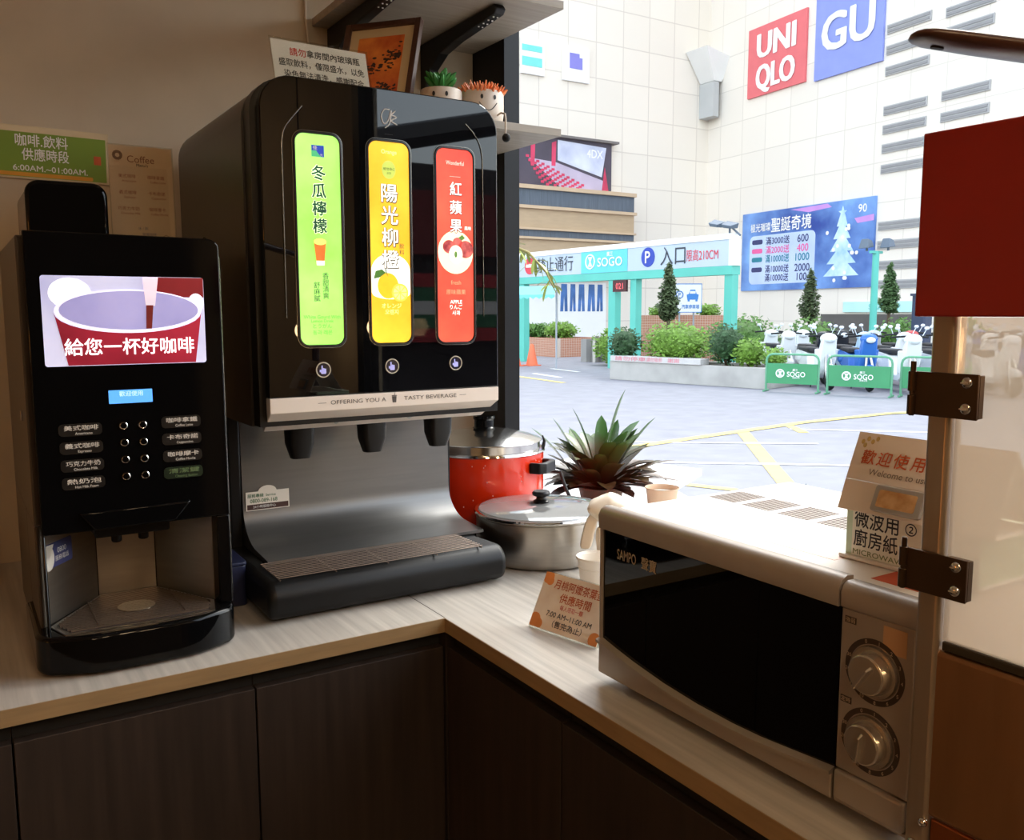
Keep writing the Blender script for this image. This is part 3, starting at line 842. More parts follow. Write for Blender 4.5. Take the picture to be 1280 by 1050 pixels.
# backsplash, tray, grille
prof = [(0.410, 0.340), (0.392, 0.340), (0.388, 0.150)]
for i in range(1, 9):
    th = R(90 * i / 8)
    prof.append((0.388 - 0.085 * (1 - math.cos(th)), 0.150 - 0.066 * math.sin(th)))
prof += [(0.236, 0.080), (0.236, 0.074), (0.410, 0.074)]
MB().prism(prof, 'x', -0.2365, 0.2170).build('backsplash', mat('satin grey steel', (116, 115, 113), 0.36, 0.75, noise=(24, 0.05), stretch=(0.4, 6, 6)), D, ang=30)
MB().box(-0.2615, -0.2368, 0.39, 0.4149, 0.009, 0.333).build('side_cheek', M_black, D, smooth=False, bevel=0.004)
MB().box(0.2172, 0.2215, 0.39, 0.4149, 0.009, 0.333).build('side_cheek', M_black, D, smooth=False)
tp = []
def tprof():
    p = [(0.400, 0.006), (0.122, 0.006)]
    for i in range(0, 7):
        th = R(200 - 100 * i / 6)
        p.append((0.150 + 0.036 * math.cos(th), 0.040 + 0.034 * math.sin(th)))
    p += [(0.232, 0.0705), (0.238, 0.0735), (0.400, 0.0735)]
    return p
MB().prism(tprof(), 'x', -0.272, 0.203).build('drip_tray', mat('black tray plastic', (13, 13, 14), 0.42, noise=(40, 0.1), spec=0.3), D, bevel=0.016, seg=4, ang=40)
gr = MB()
for k in range(11):
    yy = 0.130 + k * 0.0102
    gr.cyl((-0.252, yy, 0.0785), (0.152, yy, 0.0785), 0.0010, n=8)
for xx in (-0.249, -0.148, -0.048, 0.052, 0.149):
    gr.cyl((xx, 0.127, 0.0755), (xx, 0.234, 0.0755), 0.0012, n=8)
gr.build('drip_grille', mat('dull grille steel', (128, 112, 100), 0.4, 0.8, noise=(30, 0.1)), D)
Fb = (Vector((0, 0.3872, 0)), X1, Z1)
stk = MB().sheet(Fb, [(-0.231, 0.104 + 0.040), (-0.145, 0.104 + 0.040), (-0.145, 0.181), (-0.170, 0.181)] + [(-0.188 + 0.018 * math.cos(R(q)), 0.181 + 0.011 * math.sin(R(q))) for q in range(10, 175, 20)] + [(-0.206, 0.181), (-0.231, 0.181)], 0.0, 0.0012)
stk = stk.build('sticker', M_paper, D, smooth=False, label='white service sticker')
MB().plate(Fb, -0.229, -0.147, 0.1455, 0.156, d0=0.0012, d1=0.0015).build('sticker_band', mat('brown band', (66, 38, 30), 0.6, noise=(30, 0.1)), stk, smooth=False)
lettering([('0800-089-168', -0.196, 0.163, 0.0105, {'w': 0.054}), ('服務專線', -0.212, 0.173, 0.008), ('Service', -0.182, 0.173, 0.007)], Fb, mat('green print ink', (30, 96, 52), 0.6, noise=(40, 0.05)), stk, d=0.0015, bold=True)
lettering([('24小時服務中心', -0.195, 0.151, 0.0065)], Fb, M_whiteink, stk, 'band_lettering', d=0.0018)
for fx in (-0.24, 0.19):
    for fy in (0.16, 0.65):
        MB().cyl((fx, fy, 0.0002), (fx, fy, 0.0085), 0.014, n=16).build('foot', M_mattblk, D)

# ------------------------------------------------------------------ coffee machine
K = thing('coffee_machine', 'black push-button coffee machine with a lit cup picture screen', 'coffee machine', (-0.474, 0.32, 0.0))
M_cside = mat('bronze black side panel', (58, 48, 40), 0.3, noise=(20, 0.06))
cb = MB().box(-0.612, -0.336, 0.128, 0.55, 0.216, 0.640)
cb.box(-0.612, -0.336, 0.285, 0.55, 0.006, 0.217)
cb.box(-0.612, -0.6065, 0.128, 0.286, 0.060, 0.217)
cb.box(-0.357, -0.336, 0.128, 0.286, 0.060, 0.217)
cb.build('body', M_cside, K, smooth=False, bevel=0.003)
# front door: flat pane with a rounded upper right corner
dp = [(-0.6045, 0.207), (-0.366, 0.207), (-0.357, 0.207), (-0.336, 0.207)]
for i in range(7):
    th = R(90 * i / 6)
    dp.append((-0.336 - 0.020 + 0.020 * math.cos(th), 0.643 - 0.014 + 0.014 * math.sin(th)))
dp += [(-0.6045, 0.645)]
door = MB().prism(dp, 'y', 0.100, 0.1275)
door.box(-0.6045, -0.6005, 0.100, 0.1275, 0.062, 0.2075).box(-0.357, -0.336, 0.100, 0.1275, 0.062, 0.2075)
door = door.build('front_door', M_gloss, K, bevel=0.003, ang=30)
MB().tube([(-0.334, 0.113, 0.07), (-0.334, 0.113, 0.615), (-0.340, 0.113, 0.636), (-0.356, 0.113, 0.645)], 0.0018, 6).build('edge_trim', M_trimg, K)
F = (Vector((0, 0.100, 0)), X1, Z1)
sc = MB().plate(F, -0.5860, -0.3620, 0.4530, 0.5830, r=0.004, d0=-0.001, d1=0.0006).build('screen', epanel('screen lavender', (186, 188, 232), 0.62, noise=(5, 0.16), col2=(226, 226, 250)), K, smooth=False, label='lit screen showing coffee poured into a red cup')
sx0, sx1, sz0, sz1 = -0.586, -0.362, 0.453, 0.583
MB().plate(F, -0.442, sx1 - 0.0005, 0.553, sz1 - 0.0005, d0=0.0006, d1=0.0008).build('red_backdrop', epanel('screen dark red', (120, 26, 32), 0.7, noise=(10, 0.2)), sc, smooth=False)
for q in ((-0.549, 0.558, 0.028, 0.022), (-0.374, 0.545, 0.0115, 0.014)):
    MB().sheet(F, ell(*q), 0.0006, 0.0009).build('light_spot', epanel('screen pale glow', (238, 240, 255), 0.9, noise=(8, 0.02)), sc, smooth=False)
cbod = [(-0.571, 0.530)] + [(-0.4690 + 0.102 * math.cos(R(q)), 0.530 + 0.030 * math.sin(R(q))) for q in range(180, 361, 12)] + [(-0.378, sz0 + 0.001), (-0.5560, sz0 + 0.001)]
MB().sheet(F, cbod, 0.0008, 0.0012).build('cup_wall', epanel('screen red cup', (126, 22, 40), 0.75, noise=(6, 0.25), col2=(168, 34, 56)), sc, smooth=False)
MB().sheet(F, ell(-0.469, 0.532, 0.102, 0.032, 40), 0.0012, 0.0015).build('cup_rim', epanel('screen cup rim', (224, 224, 244), 0.85, noise=(8, 0.03)), sc, smooth=False)
MB().sheet(F, ell(-0.468, 0.5335, 0.0965, 0.0285, 40), 0.0015, 0.0018).build('cup_inside', epanel('screen cup inside', (150, 146, 204), 0.62, noise=(8, 0.12), col2=(176, 170, 218)), sc, smooth=False)
MB().sheet(F, [(-0.450, 0.5825), (-0.428, 0.5825), (-0.434, 0.540), (-0.447, 0.540)], 0.0018, 0.0021).build('steam_stream', epanel('screen pour highlight', (222, 206, 220), 0.8, noise=(30, 0.15)), sc, smooth=False)
MB().sheet(F, [(-0.4465, 0.541), (-0.4365, 0.541), (-0.4400, 0.506), (-0.4480, 0.506)], 0.0021, 0.0024).build('coffee_stream', epanel('screen coffee', (110, 34, 30), 0.6, noise=(30, 0.2)), sc, smooth=False)
lettering([('給您一杯好咖啡', -0.470, 0.4795, 0.0262, {'w': 0.180})], F, epanel('screen white text', (252, 252, 255), 1.0, noise=(60, 0.01)), sc, d=0.0026, bold=True)
lcd = MB().plate(F, -0.5050, -0.4440, 0.3955, 0.4155, r=0.001, d0=-0.001, d1=0.0006).build('status_display', epanel('lit blue display', (86, 160, 240), 1.0, noise=(10, 0.04)), K, smooth=False)
lettering([('歡迎使用', -0.474, 0.4095, 0.0085)], F, epanel('display text', (196, 226, 255), 1.0, noise=(60, 0.01)), lcd, d=0.0009)
names = [[('美式咖啡', 'Americano'), ('義式咖啡', 'Espresso'), ('巧克力牛奶', 'Chocolate Milk'), ('熱奶泡', 'Hot Milk Foam')], [('咖啡拿鐵', 'Coffee Latte'), ('卡布奇諾', 'Cappuccino'), ('咖啡摩卡', 'Coffee Mocha'), ('清潔鍵', 'Cleaning Button')]]
M_plate = mat('label plate', (30, 27, 25), 0.3, noise=(20, 0.08))
M_plateg = mat('green label plate', (30, 42, 28), 0.3, noise=(20, 0.08))
M_labink = mat('label print', (196, 190, 180), 0.5, emit=0.12, noise=(50, 0.05))
M_labdim = mat('dim green print', (96, 120, 80), 0.5, noise=(50, 0.05))
for c2 in (0, 1):
    for r2 in range(4):
        lx = (-0.5435, -0.4020)[c2]
        lz = (0.3605, 0.3630)[c2] - 0.0264 * r2
        grn = c2 == 1 and r2 == 3
        p = MB().plate(F, lx - 0.031, lx + 0.027, lz - 0.0095, lz + 0.0085, r=0.006, d0=-0.001, d1=0.0008).build('drink_label', M_plateg if grn else M_plate, K, smooth=False)
        zh, en = names[c2][r2]
        lettering([(zh, lx - 0.001, lz + 0.0022, 0.0082, {'w': 0.046}), (en, lx + 0.002, lz - 0.0058, 0.0052)], F, M_labdim if grn else M_labink, p, d=0.0011, bold=True)
        bx = (-0.4870, -0.4600)[c2]
        bz = (0.3620, 0.3615)[c2] - 0.0257 * r2
        b = MB().cyl((bx, 0.1005, bz), (bx, 0.0970, bz), 0.0042, n=18).build('push_button', M_gloss, K)
        MB().ring((bx, 0.0988, bz), (0, 1, 0), 0.0048, 0.0011, 20, 6).build('button_ring', M_chrome, b)
# spout housing below the door
MB().prism([(-0.555, 0.236), (-0.395, 0.238), (-0.420, 0.2085), (-0.535, 0.2075)], 'y', 0.094, 0.101).build('spout_cover', M_gloss, K, bevel=0.003)
sb = MB().box(-0.53, -0.42, 0.14, 0.215, 0.185, 0.216)
for q in (-0.495, -0.455):
    sb.cyl((q, 0.175, 0.19), (q, 0.175, 0.168), 0.008, n=14)
sb.build('spout', M_black, K, smooth=True, bevel=0.003)
# steel-lined bay
for nm_, a, b in (('bay_panel', (-0.6060, 0.130), (-0.5170, 0.250)), ('bay_panel', (-0.5165, 0.2505), (-0.4255, 0.2505)), ('bay_panel', (-0.4250, 0.250), (-0.3575, 0.130))):
    A, B_ = Vector((a[0], a[1], 0.052)), Vector((b[0], b[1], 0.052))
    u = (B_ - A).normalized()
    Ls = (B_ - A).length
    bp = MB().sheet((A, u, Z1), [(0.0006, 0), (Ls - 0.0006, 0), (Ls - 0.0006, 0.163), (0.0006, 0.163)], -0.002, 0.0).build(nm_, mat('bay steel', (172, 164, 152), 0.36, 1.0, noise=(14, 0.05), stretch=(1, 1, 8)), K, smooth=False)
    if a[0] < -0.6:
        Fk = (A, u, Z1)
        s2 = MB().plate(Fk, 0.004, 0.080, 0.094, 0.132, r=0.004, d0=0.0, d1=0.0008).build('service_sticker', mat('blue sticker', (66, 72, 120), 0.5, noise=(20, 0.06)), bp, smooth=False)
        MB().sheet(Fk, ell(0.018, 0.110, 0.014, 0.019), 0.0008, 0.0011).sheet(Fk, [(0.004, 0.110), (0.020, 0.110), (0.032, 0.130), (0.006, 0.131)], 0.0008, 0.0011).build('sticker_patch', M_paper, bp, smooth=False)
        lettering([('0800', 0.052, 0.118, 0.012), ('服務電話', 0.052, 0.106, 0.009)], Fk, M_whiteink, bp, 'sticker_lettering', d=0.0012)
MB().prism([(-0.603, 0.13), (-0.360, 0.13), (-0.425, 0.2505), (-0.5165, 0.2505)], 'z', 0.214, 0.216).build('bay_roof', M_black, K, smooth=False)
# base and drip tray
bp_ = [(-0.335, 0.285), (-0.622, 0.285), (-0.622, 0.112)]
fc = []
for i in range(7):
    th = R(180 + 60 * i / 6)
    fc.append((-0.590 + 0.032 * math.cos(th), 0.110 + 0.040 * math.sin(th)))
for q in (-0.55, -0.51, -0.47, -0.43, -0.40):
    fc.append((q, 0.0485 + 0.35 * (q + 0.475) ** 2 * 1.6))
for i in range(7):
    th = R(300 + 60 * i / 6)
    fc.append((-0.367 + 0.032 * math.cos(th), 0.108 + 0.040 * math.sin(th)))
bp_ = [(-0.622, 0.285)] + fc + [(-0.335, 0.285)]
MB().prism(bp_, 'z', 0.004, 0.062).build('base', M_gloss, K, bevel=0.006, seg=3, ang=30)
tr = [(-0.600, 0.122)] + [(q, 0.066 + 0.56 * (q + 0.475) ** 2) for q in (-0.585, -0.55, -0.51, -0.47, -0.43, -0.40, -0.372)] + [(-0.361, 0.122), (-0.425, 0.246), (-0.517, 0.246)]
tray = MB().prism(tr, 'z', 0.0622, 0.0640).build('tray_rim', M_steel, K, smooth=False)
tri = [(-0.592, 0.122)] + [(q, 0.0725 + 0.56 * (q + 0.475) ** 2) for q in (-0.578, -0.55, -0.51, -0.47, -0.43, -0.40, -0.378)] + [(-0.367, 0.122), (-0.428, 0.242), (-0.514, 0.242)]
MB().prism(tri, 'z', 0.0640, 0.0646).build('tray_well', mat('tray dark', (44, 36, 32), 0.5, noise=(30, 0.1)), tray, smooth=False)
sl = MB()
def inpoly(px, py, P):
    r_ = False
    for i in range(len(P)):
        (x1, y1), (x2, y2) = P[i], P[i - 1]
        if (y1 > py) != (y2 > py) and px < (x2 - x1) * (py - y1) / (y2 - y1) + x1:
            r_ = not r_
    return r_
for k in range(22):
    yy = 0.080 + k * 0.0074
    xs = [(-0.60 + q * 0.004) for q in range(62) if inpoly(-0.60 + q * 0.004, yy, tri)]
    if xs:
        sl.box(min(xs), max(xs), yy, yy + 0.0035, 0.0646, 0.0662)
for xx in (-0.538, -0.413):
    sl.box(xx - 0.001, xx + 0.001, 0.085, 0.215, 0.0646, 0.0668)
sl.build('tray_grille', mat('dull grille steel', (128, 112, 100), 0.4, 0.8, noise=(30, 0.1)), tray, smooth=False)
pf = MB()
for rr, kk in ((0.007, 8), (0.015, 14), (0.023, 20)):
    for i in range(kk):
        a = 6.283 * i / kk
        pf.cyl((-0.475 + rr * math.cos(a), 0.150 + rr * math.sin(a) * 0.9, 0.066), (-0.475 + rr * math.cos(a), 0.150 + rr * math.sin(a) * 0.9, 0.0675), 0.0026, n=8)
pf.lathe([(0.001, 0.0662), (0.028, 0.0662), (0.028, 0.0672), (0.001, 0.0672)], (-0.475, 0.150, 0), 28)
pf.build('tray_rosette', mat('rosette steel', (150, 142, 128), 0.35, 0.9, noise=(30, 0.1)), tray)
for fx in (-0.59, -0.36):
    for fy in (0.12, 0.52):
        MB().cyl((fx, fy, 0.0002), (fx, fy, 0.0065), 0.012, n=14).build('foot', M_mattblk, K)
hp = MB().prism(arch(-0.585, -0.4655, 0.6402, 0.738, 0.022), 'y', 0.275, 0.290)
hopper = hp.build('bean_hopper', M_gloss, K, bevel=0.006, seg=3)
MB().prism(arch(-0.584, -0.4665, 0.6402, 0.736, 0.022), 'y', 0.2905, 0.46).build('hopper_side', mat('smoky hopper', (120, 104, 84), 0.25, noise=(10, 0.06)), hopper)
lk = MB().cyl((-0.6125, 0.20, 0.375), (-0.6155, 0.20, 0.375), 0.008, n=16)
lk.build('door_lock', M_chrome, K)

mb = MB()
for k in range(3):
    z = 0.010 + k * 0.006
    mb.tube([(-0.66 - 0.01 * k, 0.74, 0.13 - 0.02 * k), (-0.652, 0.70, 0.10 - 0.02 * k), (-0.662 + 0.006 * k, 0.60, 0.05), (-0.69, 0.50, 0.02 + z), (-0.75, 0.44, z), (-0.85, 0.46, z), (-1.10, 0.60, z), (-1.30, 0.80, z)], 0.0042, 8)
mb.build('power_cable', M_mattblk, label='bundle of black cables lying behind the coffee machine at the left edge', cat='cable', smooth=True)
t = thing('bin', 'small dark navy bin between the coffee machine and the drink dispenser', 'bin', (-0.302, 0.30, 0.0))
M_navy = mat('navy plastic', (22, 28, 58), 0.45, noise=(20, 0.1))
MB().prism(rrect(-0.331, -0.270, 0.255, 0.36, 0.008), 'z', 0.0003, 0.075).build('body', M_navy, t, bevel=0.002)
MB().prism(rrect(-0.333, -0.269, 0.253, 0.362, 0.008), 'z', 0.0752, 0.082).build('rim', M_navy, t, bevel=0.002)

# ------------------------------------------------------------------ microwave oven
W = thing('microwave_oven', 'silver microwave oven with a black glass door and two dials', 'microwave', (0.26, -0.60, 0.0))
M_silver = mat('silver paint', (158, 148, 138), 0.38, 0.3, noise=(30, 0.03))
M_mwtop = mat('pale enamelled steel', (236, 230, 222), 0.4, noise=(20, 0.02))
MB().box(0.082, 0.455, -0.845, -0.355, 0.013, 0.252).build('case', M_mwtop, W, bevel=0.004)
G = (Vector((0.060, 0, 0)), -Y1, Z1)
# door: top bar, glass, curved lower bar
def tbar(y0, y1):
    return MB().prism([(0.083, 0.2565), (0.072, 0.2575), (0.064, 0.2535), (0.0595, 0.245), (0.0605, 0.2265), (0.083, 0.2265)], 'y', y0, y1)
dr = tbar(-0.7565, -0.354).build('door', M_silver, W, ang=50)
curve = [(-0.3545, 0.064), (-0.390, 0.0565), (-0.426, 0.0500), (-0.489, 0.0415), (-0.552, 0.0370), (-0.611, 0.0360), (-0.654, 0.0375), (-0.694, 0.0410), (-0.7565, 0.0470)]
cp = [(y, z) for y, z in curve]
lb = MB().prism(cp + [(-0.7565, 0.0140), (-0.354, 0.0140)], 'x', 0.0610, 0.083)
lb.build('lower_bar', M_silver, dr, smooth=False, bevel=0.0025)
lip = MB()
for i in range(len(cp) - 1):
    (ya, za), (yb, zb) = cp[i], cp[i + 1]
    lip.add([(0.0560, ya, za), (0.0560, yb, zb), (0.0700, yb, zb + 0.0045), (0.0700, ya, za + 0.0045), (0.0560, ya, za - 0.004), (0.0560, yb, zb - 0.004), (0.0700, yb, zb - 0.004), (0.0700, ya, za - 0.004)],
            [(0, 1, 2, 3), (4, 5, 6, 7), (0, 1, 5, 4), (2, 3, 7, 6), (0, 3, 7, 4), (1, 2, 6, 5)])
lip.build('door_lip', M_silver, dr, smooth=False)
gp = [(-0.3600, 0.2265), (-0.3600, 0.0640)] + [(y, z + 0.001) for y, z in curve[1:]] + [(-0.7565, 0.2265)]
gl = MB().prism(gp, 'x', 0.0655, 0.081).build('door_glass', M_pglass, dr, smooth=False)
MB().box(0.0620, 0.082, -0.3600, -0.354, 0.062, 0.2268).build('door_side', M_silver, dr, smooth=False, bevel=0.002)
Gg = (Vector((0.0655, 0, 0)), -Y1, Z1)
lettering([('SAMPO', 0.410, 0.1965, 0.0205, {'w': 0.040}), ('聲寶', 0.456, 0.1950, 0.0185, {'w': 0.030})], Gg, mat('pale gold print', (178, 160, 130), 0.4, 0.3, noise=(40, 0.05)), gl, d=0.0006, bold=True)
# control side
cpn = MB().prism([(0.083, 0.2535), (0.070, 0.2540), (0.0635, 0.2505), (0.0595, 0.243), (0.0610, 0.2265), (0.083, 0.2265)], 'y', -0.8470, -0.7580)
cpn.box(0.0635, 0.083, -0.8430, -0.7585, 0.0515, 0.2270)
cpn.box(0.0660, 0.083, -0.8470, -0.8430, 0.014, 0.2270)
cpn = cpn.build('control_panel', M_silver, W, bevel=0.002, ang=40)
MB().box(0.0590, 0.083, -0.8405, -0.7590, 0.0170, 0.0510).build('door_button', M_silver, W, bevel=0.004, seg=3)
MB().box(0.0640, 0.0825, -0.8470, -0.7585, 0.0140, 0.0168).build('lower_rail', M_silver, W, smooth=False)
Gc = (Vector((0.0635, 0, 0)), -Y1, Z1)
M_dial = mat('dial ring print', (58, 44, 36), 0.45, noise=(30, 0.1))
M_knob = mat('knob metal', (196, 186, 172), 0.25, 0.85, noise=(30, 0.04))
for ky, kz, rot in ((-0.8000, 0.1700, 55), (-0.7985, 0.0960, 82)):
    c0 = Vector((0.0635, ky, kz))
    kn = MB().cyl(c0 - X1 * 0.0, c0 - X1 * 0.0045, 0.0275, 0.0262, n=40)
    kn = kn.build('dial', M_knob, W)
    dd = MB()
    P = []
    for i in range(48):
        t_ = 6.2832 * i / 48
        P.append((math.cos(t_), math.sin(t_)))
    o_ = [(0.0633, ky + p[0] * 0.0340, kz + p[1] * 0.0340) for p in P]
    q_ = [(0.0629, ky + p[0] * 0.0340, kz + p[1] * 0.0340) for p in P]
    i_ = [(0.0629, ky + p[0] * 0.0285, kz + p[1] * 0.0285) for p in P]
    dd.add(o_ + q_ + i_, [(k, (k + 1) % 48, 48 + (k + 1) % 48, 48 + k) for k in range(48)] + [(48 + k, 48 + (k + 1) % 48, 96 + (k + 1) % 48, 96 + k) for k in range(48)])
    dd.build('dial_ring', M_dial, kn)
    MB().cyl(c0 - X1 * 0.0045, c0 - X1 * 0.0160, 0.0225, 0.0200, n=40).build('knob', M_knob, kn, bevel=0.0015)
    gd = Vector((0, -math.cos(R(rot)), math.sin(R(rot))))
    gs = Vector((0, -gd.z, gd.y))
    a = c0 - X1 * 0.0155
    vs = []
    for l_, w_, h_ in ((-0.0195, 0.0030, 0), (-0.0195, -0.0030, 0), (0.0130, -0.0016, 0), (0.0130, 0.0016, 0), (-0.0175, 0.0022, 0.006), (-0.0175, -0.0022, 0.006), (0.0090, -0.0012, 0.006), (0.0090, 0.0012, 0.006)):
        vs.append(a + gd * l_ + gs * w_ - X1 * h_)
    MB().add(vs, [(0, 1, 2, 3), (4, 5, 6, 7), (0, 1, 5, 4), (1, 2, 6, 5), (2, 3, 7, 6), (3, 0, 4, 7)]).build('grip', M_knob, kn, smooth=False, bevel=0.0008)
    its = [(str(n), -ky + 0.0312 * math.cos(R(110 - 28 * k)), kz + 0.0312 * math.sin(R(110 - 28 * k)), 0.0055) for k, n in enumerate((0, 1, 2, 3, 4, 5, 6, 8, 10, 15, 20, 30))]
    lettering(its, (Vector((0.0629, 0, 0)), -Y1, Z1), mat('dial numerals', (196, 180, 156), 0.5, noise=(40, 0.05)), kn, 'numerals', d=0.0004)
for yy, zz, tx in ((-0.7700, 0.2155, '強弱'), (-0.7685, 0.1300, '定時')):
    bd = MB().plate(Gc, -yy - 0.0065, -yy + 0.0065, zz - 0.0035, zz + 0.0035, d0=0.0, d1=0.0006).build('dial_badge', M_dial, W, smooth=False)
    lettering([(tx, -yy, zz, 0.0058)], Gc, mat('dial numerals', (196, 180, 156)), bd, d=0.0009)
MB().plate(Gc, 0.808, 0.834, 0.195, 0.2215, d0=0.0, d1=0.0005).build('rating_label', mat('tan label', (190, 150, 110), 0.3, noise=(20, 0.05)), W, smooth=False)
# vents pressed in the top: four dark slotted groups with a faint one in front of each
for k in range(4):
    y0 = -0.372 - k * 0.066
    for (xa, xb, m_, nm_) in ((0.255, 0.325, mat('vent slots', (84, 66, 54), 0.8, noise=(40, 0.1)), 'vent'), (0.205, 0.240, mat('faint vent slots', (206, 194, 180), 0.6, noise=(40, 0.04)), 'faint_vent')):
        v = MB()
        for j in range(9):
            yy = y0 - j * 0.0058
            v.box(xa, xb, yy - 0.0036, yy, 0.2518, 0.25225)
        v.build(nm_, m_, W, smooth=False)
for xa, xb, ya, yb in ((0.33, 0.37, -0.72, -0.60), (0.125, 0.165, -0.70, -0.58)):
    MB().box(xa, xb, ya, yb, 0.2519, 0.2523).build('warning_sticker', mat('pale pink sticker', (236, 210, 202), 0.6, noise=(20, 0.05)), W, smooth=False)
MB().box(0.100, 0.148, -0.835, -0.765, 0.2519, 0.2524).build('warning_sticker', mat('red orange sticker', (206, 92, 62), 0.6, noise=(20, 0.05)), W, smooth=False)
for fx in (0.12, 0.42):
    for fy in (-0.82, -0.38):
        MB().cyl((fx, fy, 0.0002), (fx, fy, 0.0135), 0.014, 0.016, n=16).build('foot', M_mattblk, W)

# ------------------------------------------------------------------ kitchen paper box on the microwave
t = thing('paper_box', 'green printed kitchen paper box standing on the microwave', 'box', (0.20, -0.77, 0.2527))
M_green = mat('pale green card', (186, 206, 178), 0.65, noise=(14, 0.03))
bx = MB().box(0.148, 0.240, -0.852, -0.697, 0.2555, 0.3120).build('carton', M_green, t, smooth=False)
MB().box(0.142, 0.246, -0.857, -0.692, 0.2527, 0.2570).build('base_tray', M_white, t, smooth=False, bevel=0.001)
Gb = (Vector((0.148, 0, 0)), -Y1, Z1)
MB().plate(Gb, 0.705, 0.852, 0.2575, 0.312, d0=0.0, d1=0.0006).build('front_label', mat('cream label', (224, 222, 206), 0.6, noise=(14, 0.03)), bx, smooth=False)
lettering([('微波用', 0.735, 0.2990, 0.0208, {'w': 0.055}), ('廚房紙', 0.735, 0.2775, 0.0208, {'w': 0.055}), ('②', 0.777, 0.2995, 0.016)], Gb, M_ink, bx, d=0.0009, bold=True)
lettering([('MICROWAVABLE', 0.748, 0.2620, 0.0085, {'w': 0.082})], Gb, mat('olive print', (116, 128, 80), 0.6, noise=(40, 0.05)), bx, 'english_lettering', d=0.0009, bold=True)
t = thing('card_holder', 'white folded welcome card standing on the kitchen paper box', 'card', (0.185, -0.78, 0.3122))
o0 = Vector((0.128, -0.699, 0.3125)); o1 = Vector((0.142, -0.6975, 0.3440)); o2 = Vector((0.170, -0.6930, 0.3940))
lw = 0.178
def strip(mb, a, b, dx=0.0):
    for p, q in ((a, b),):
        vs = [p, p - Y1 * lw, q - Y1 * lw, q]
        n = (vs[1] - vs[0]).cross(vs[3] - vs[0]).normalized()
        mb.add([v for v in vs] + [v - n * 0.0012 for v in vs], [(0, 1, 2, 3), (4, 5, 6, 7), (0, 1, 5, 4), (1, 2, 6, 5), (2, 3, 7, 6), (3, 0, 4, 7)])
M_card = mat('cream card', (240, 232, 220), 0.6, noise=(14, 0.02))
cd = MB()
strip(cd, o0, o1)
strip(cd, o1 + Vector((0.0002, 0, 0.0004)), o2)
cd.add([o2 + Vector((0, 0, 0)), o2 - Y1 * lw, o2 + Vector((0.050, -lw, -0.080)), o2 + Vector((0.050, 0, -0.080))], [(0, 1, 2, 3)])
cd.add([o0, o0 - Y1 * lw, Vector((0.220, o0.y - lw, 0.3128)), Vector((0.220, o0.y, 0.3128))], [(0, 1, 2, 3)])
cd = cd.build('card', M_card, t, smooth=False)
vdir = (o2 - o1).normalized()
Gd = (o1 + Y1 * 0.699, -Y1, vdir)
vdir = (o2 - o1); vdir.y = 0; vdir.normalize()
Gd = (Vector((o1.x, 0, o1.z)), -Y1, vdir)
lettering([('歡', 0.7165, 0.0275, 0.0180), ('迎', 0.7365, 0.0275, 0.0180), ('使', 0.7565, 0.0275, 0.0180), ('用', 0.7765, 0.0275, 0.0180)], Gd, mat('orange print ink', (206, 96, 40), 0.6, noise=(40, 0.05)), cd, d=0.0012, bold=True)
lettering([('Welcome to use', 0.7230, 0.0115, 0.0105, {'align': 'l'})], Gd, mat('grey print ink', (126, 112, 98), 0.6, noise=(40, 0.05)), cd, 'english_lettering', d=0.0012)
fl = MB()
for k, (a, b) in enumerate(((0.702, 0.046), (0.708, 0.050), (0.706, 0.042), (0.714, 0.047), (0.719, 0.051))):
    fl.sheet(Gd, ell(a, b, 0.0022, 0.003, 8), 0.0002, 0.0006)
fl.build('flower_print', mat('gold print', (204, 178, 110), 0.6, noise=(40, 0.1)), cd, smooth=False)
vd2 = (o1 - o0); vd2.y = 0; vd2.normalize()
Gf = (Vector((o0.x, 0, o0.z)), -Y1, vd2)
t = thing('snack_packet', 'small packet with an orange picture lying against the welcome card', 'packet', (0.134, -0.765, 0.3150))
pk = MB().plate(Gf, 0.7415, 0.7990, 0.0035, 0.0325, r=0.003, d0=0.0016, d1=0.0060).build('wrapper', mat('grey wrapper', (172, 172, 170), 0.3, noise=(20, 0.05)), t, smooth=False, bevel=0.001)
MB().plate(Gf, 0.7475, 0.7920, 0.0085, 0.0275, r=0.002, d0=0.0060, d1=0.0066).build('picture', mat('orange food print', (224, 168, 110), 0.35, noise=(60, 0.22), col2=(242, 212, 160)), pk, smooth=False)

# ------------------------------------------------------------------ orange sign and cup on the worktop
t = thing('tabletop_sign', 'orange and white serving-hours sign in a clear stand left of the microwave', 'sign', (0.11, -0.18, 0.0))
b0 = Vector((0.101, -0.112, 0.002)); b1 = Vector((0.131, -0.250, 0.002))
U = (b1 - b0).normalized()
N = Vector((-U.y, U.x, 0)); N = N if N.x > 0 else -N
Vv = (Z1 * math.cos(0.50) + N * math.sin(0.50)).normalized()
F = (b0, U, Vv)
sw, sh = 0.148, 0.096
MB().plate(F, -0.002, sw + 0.002, 0.0, sh + 0.002, d0=-0.0034, d1=-0.0014).build('acrylic_sheet', M_acryl, t, smooth=False)
pp = MB().plate(F, 0.0, sw, 0.001, sh, d0=-0.0012, d1=0.0).build('paper', mat('pale orange paper', (238, 212, 184), 0.6, noise=(16, 0.05), col2=(246, 234, 218)), t, smooth=False)
ft = MB().add([b0, b1 + U * 0.008, b1 + U * 0.008 + N * 0.05, b0 + N * 0.05, b0 - Z1 * 0.0016, b1 + U * 0.008 - Z1 * 0.0016, b1 + U * 0.008 + N * 0.05 - Z1 * 0.0016, b0 + N * 0.05 - Z1 * 0.0016], [(0, 1, 2, 3), (4, 5, 6, 7), (0, 1, 5, 4), (1, 2, 6, 5), (2, 3, 7, 6), (3, 0, 4, 7)])
ft.build('foot', M_acryl, t, smooth=False)
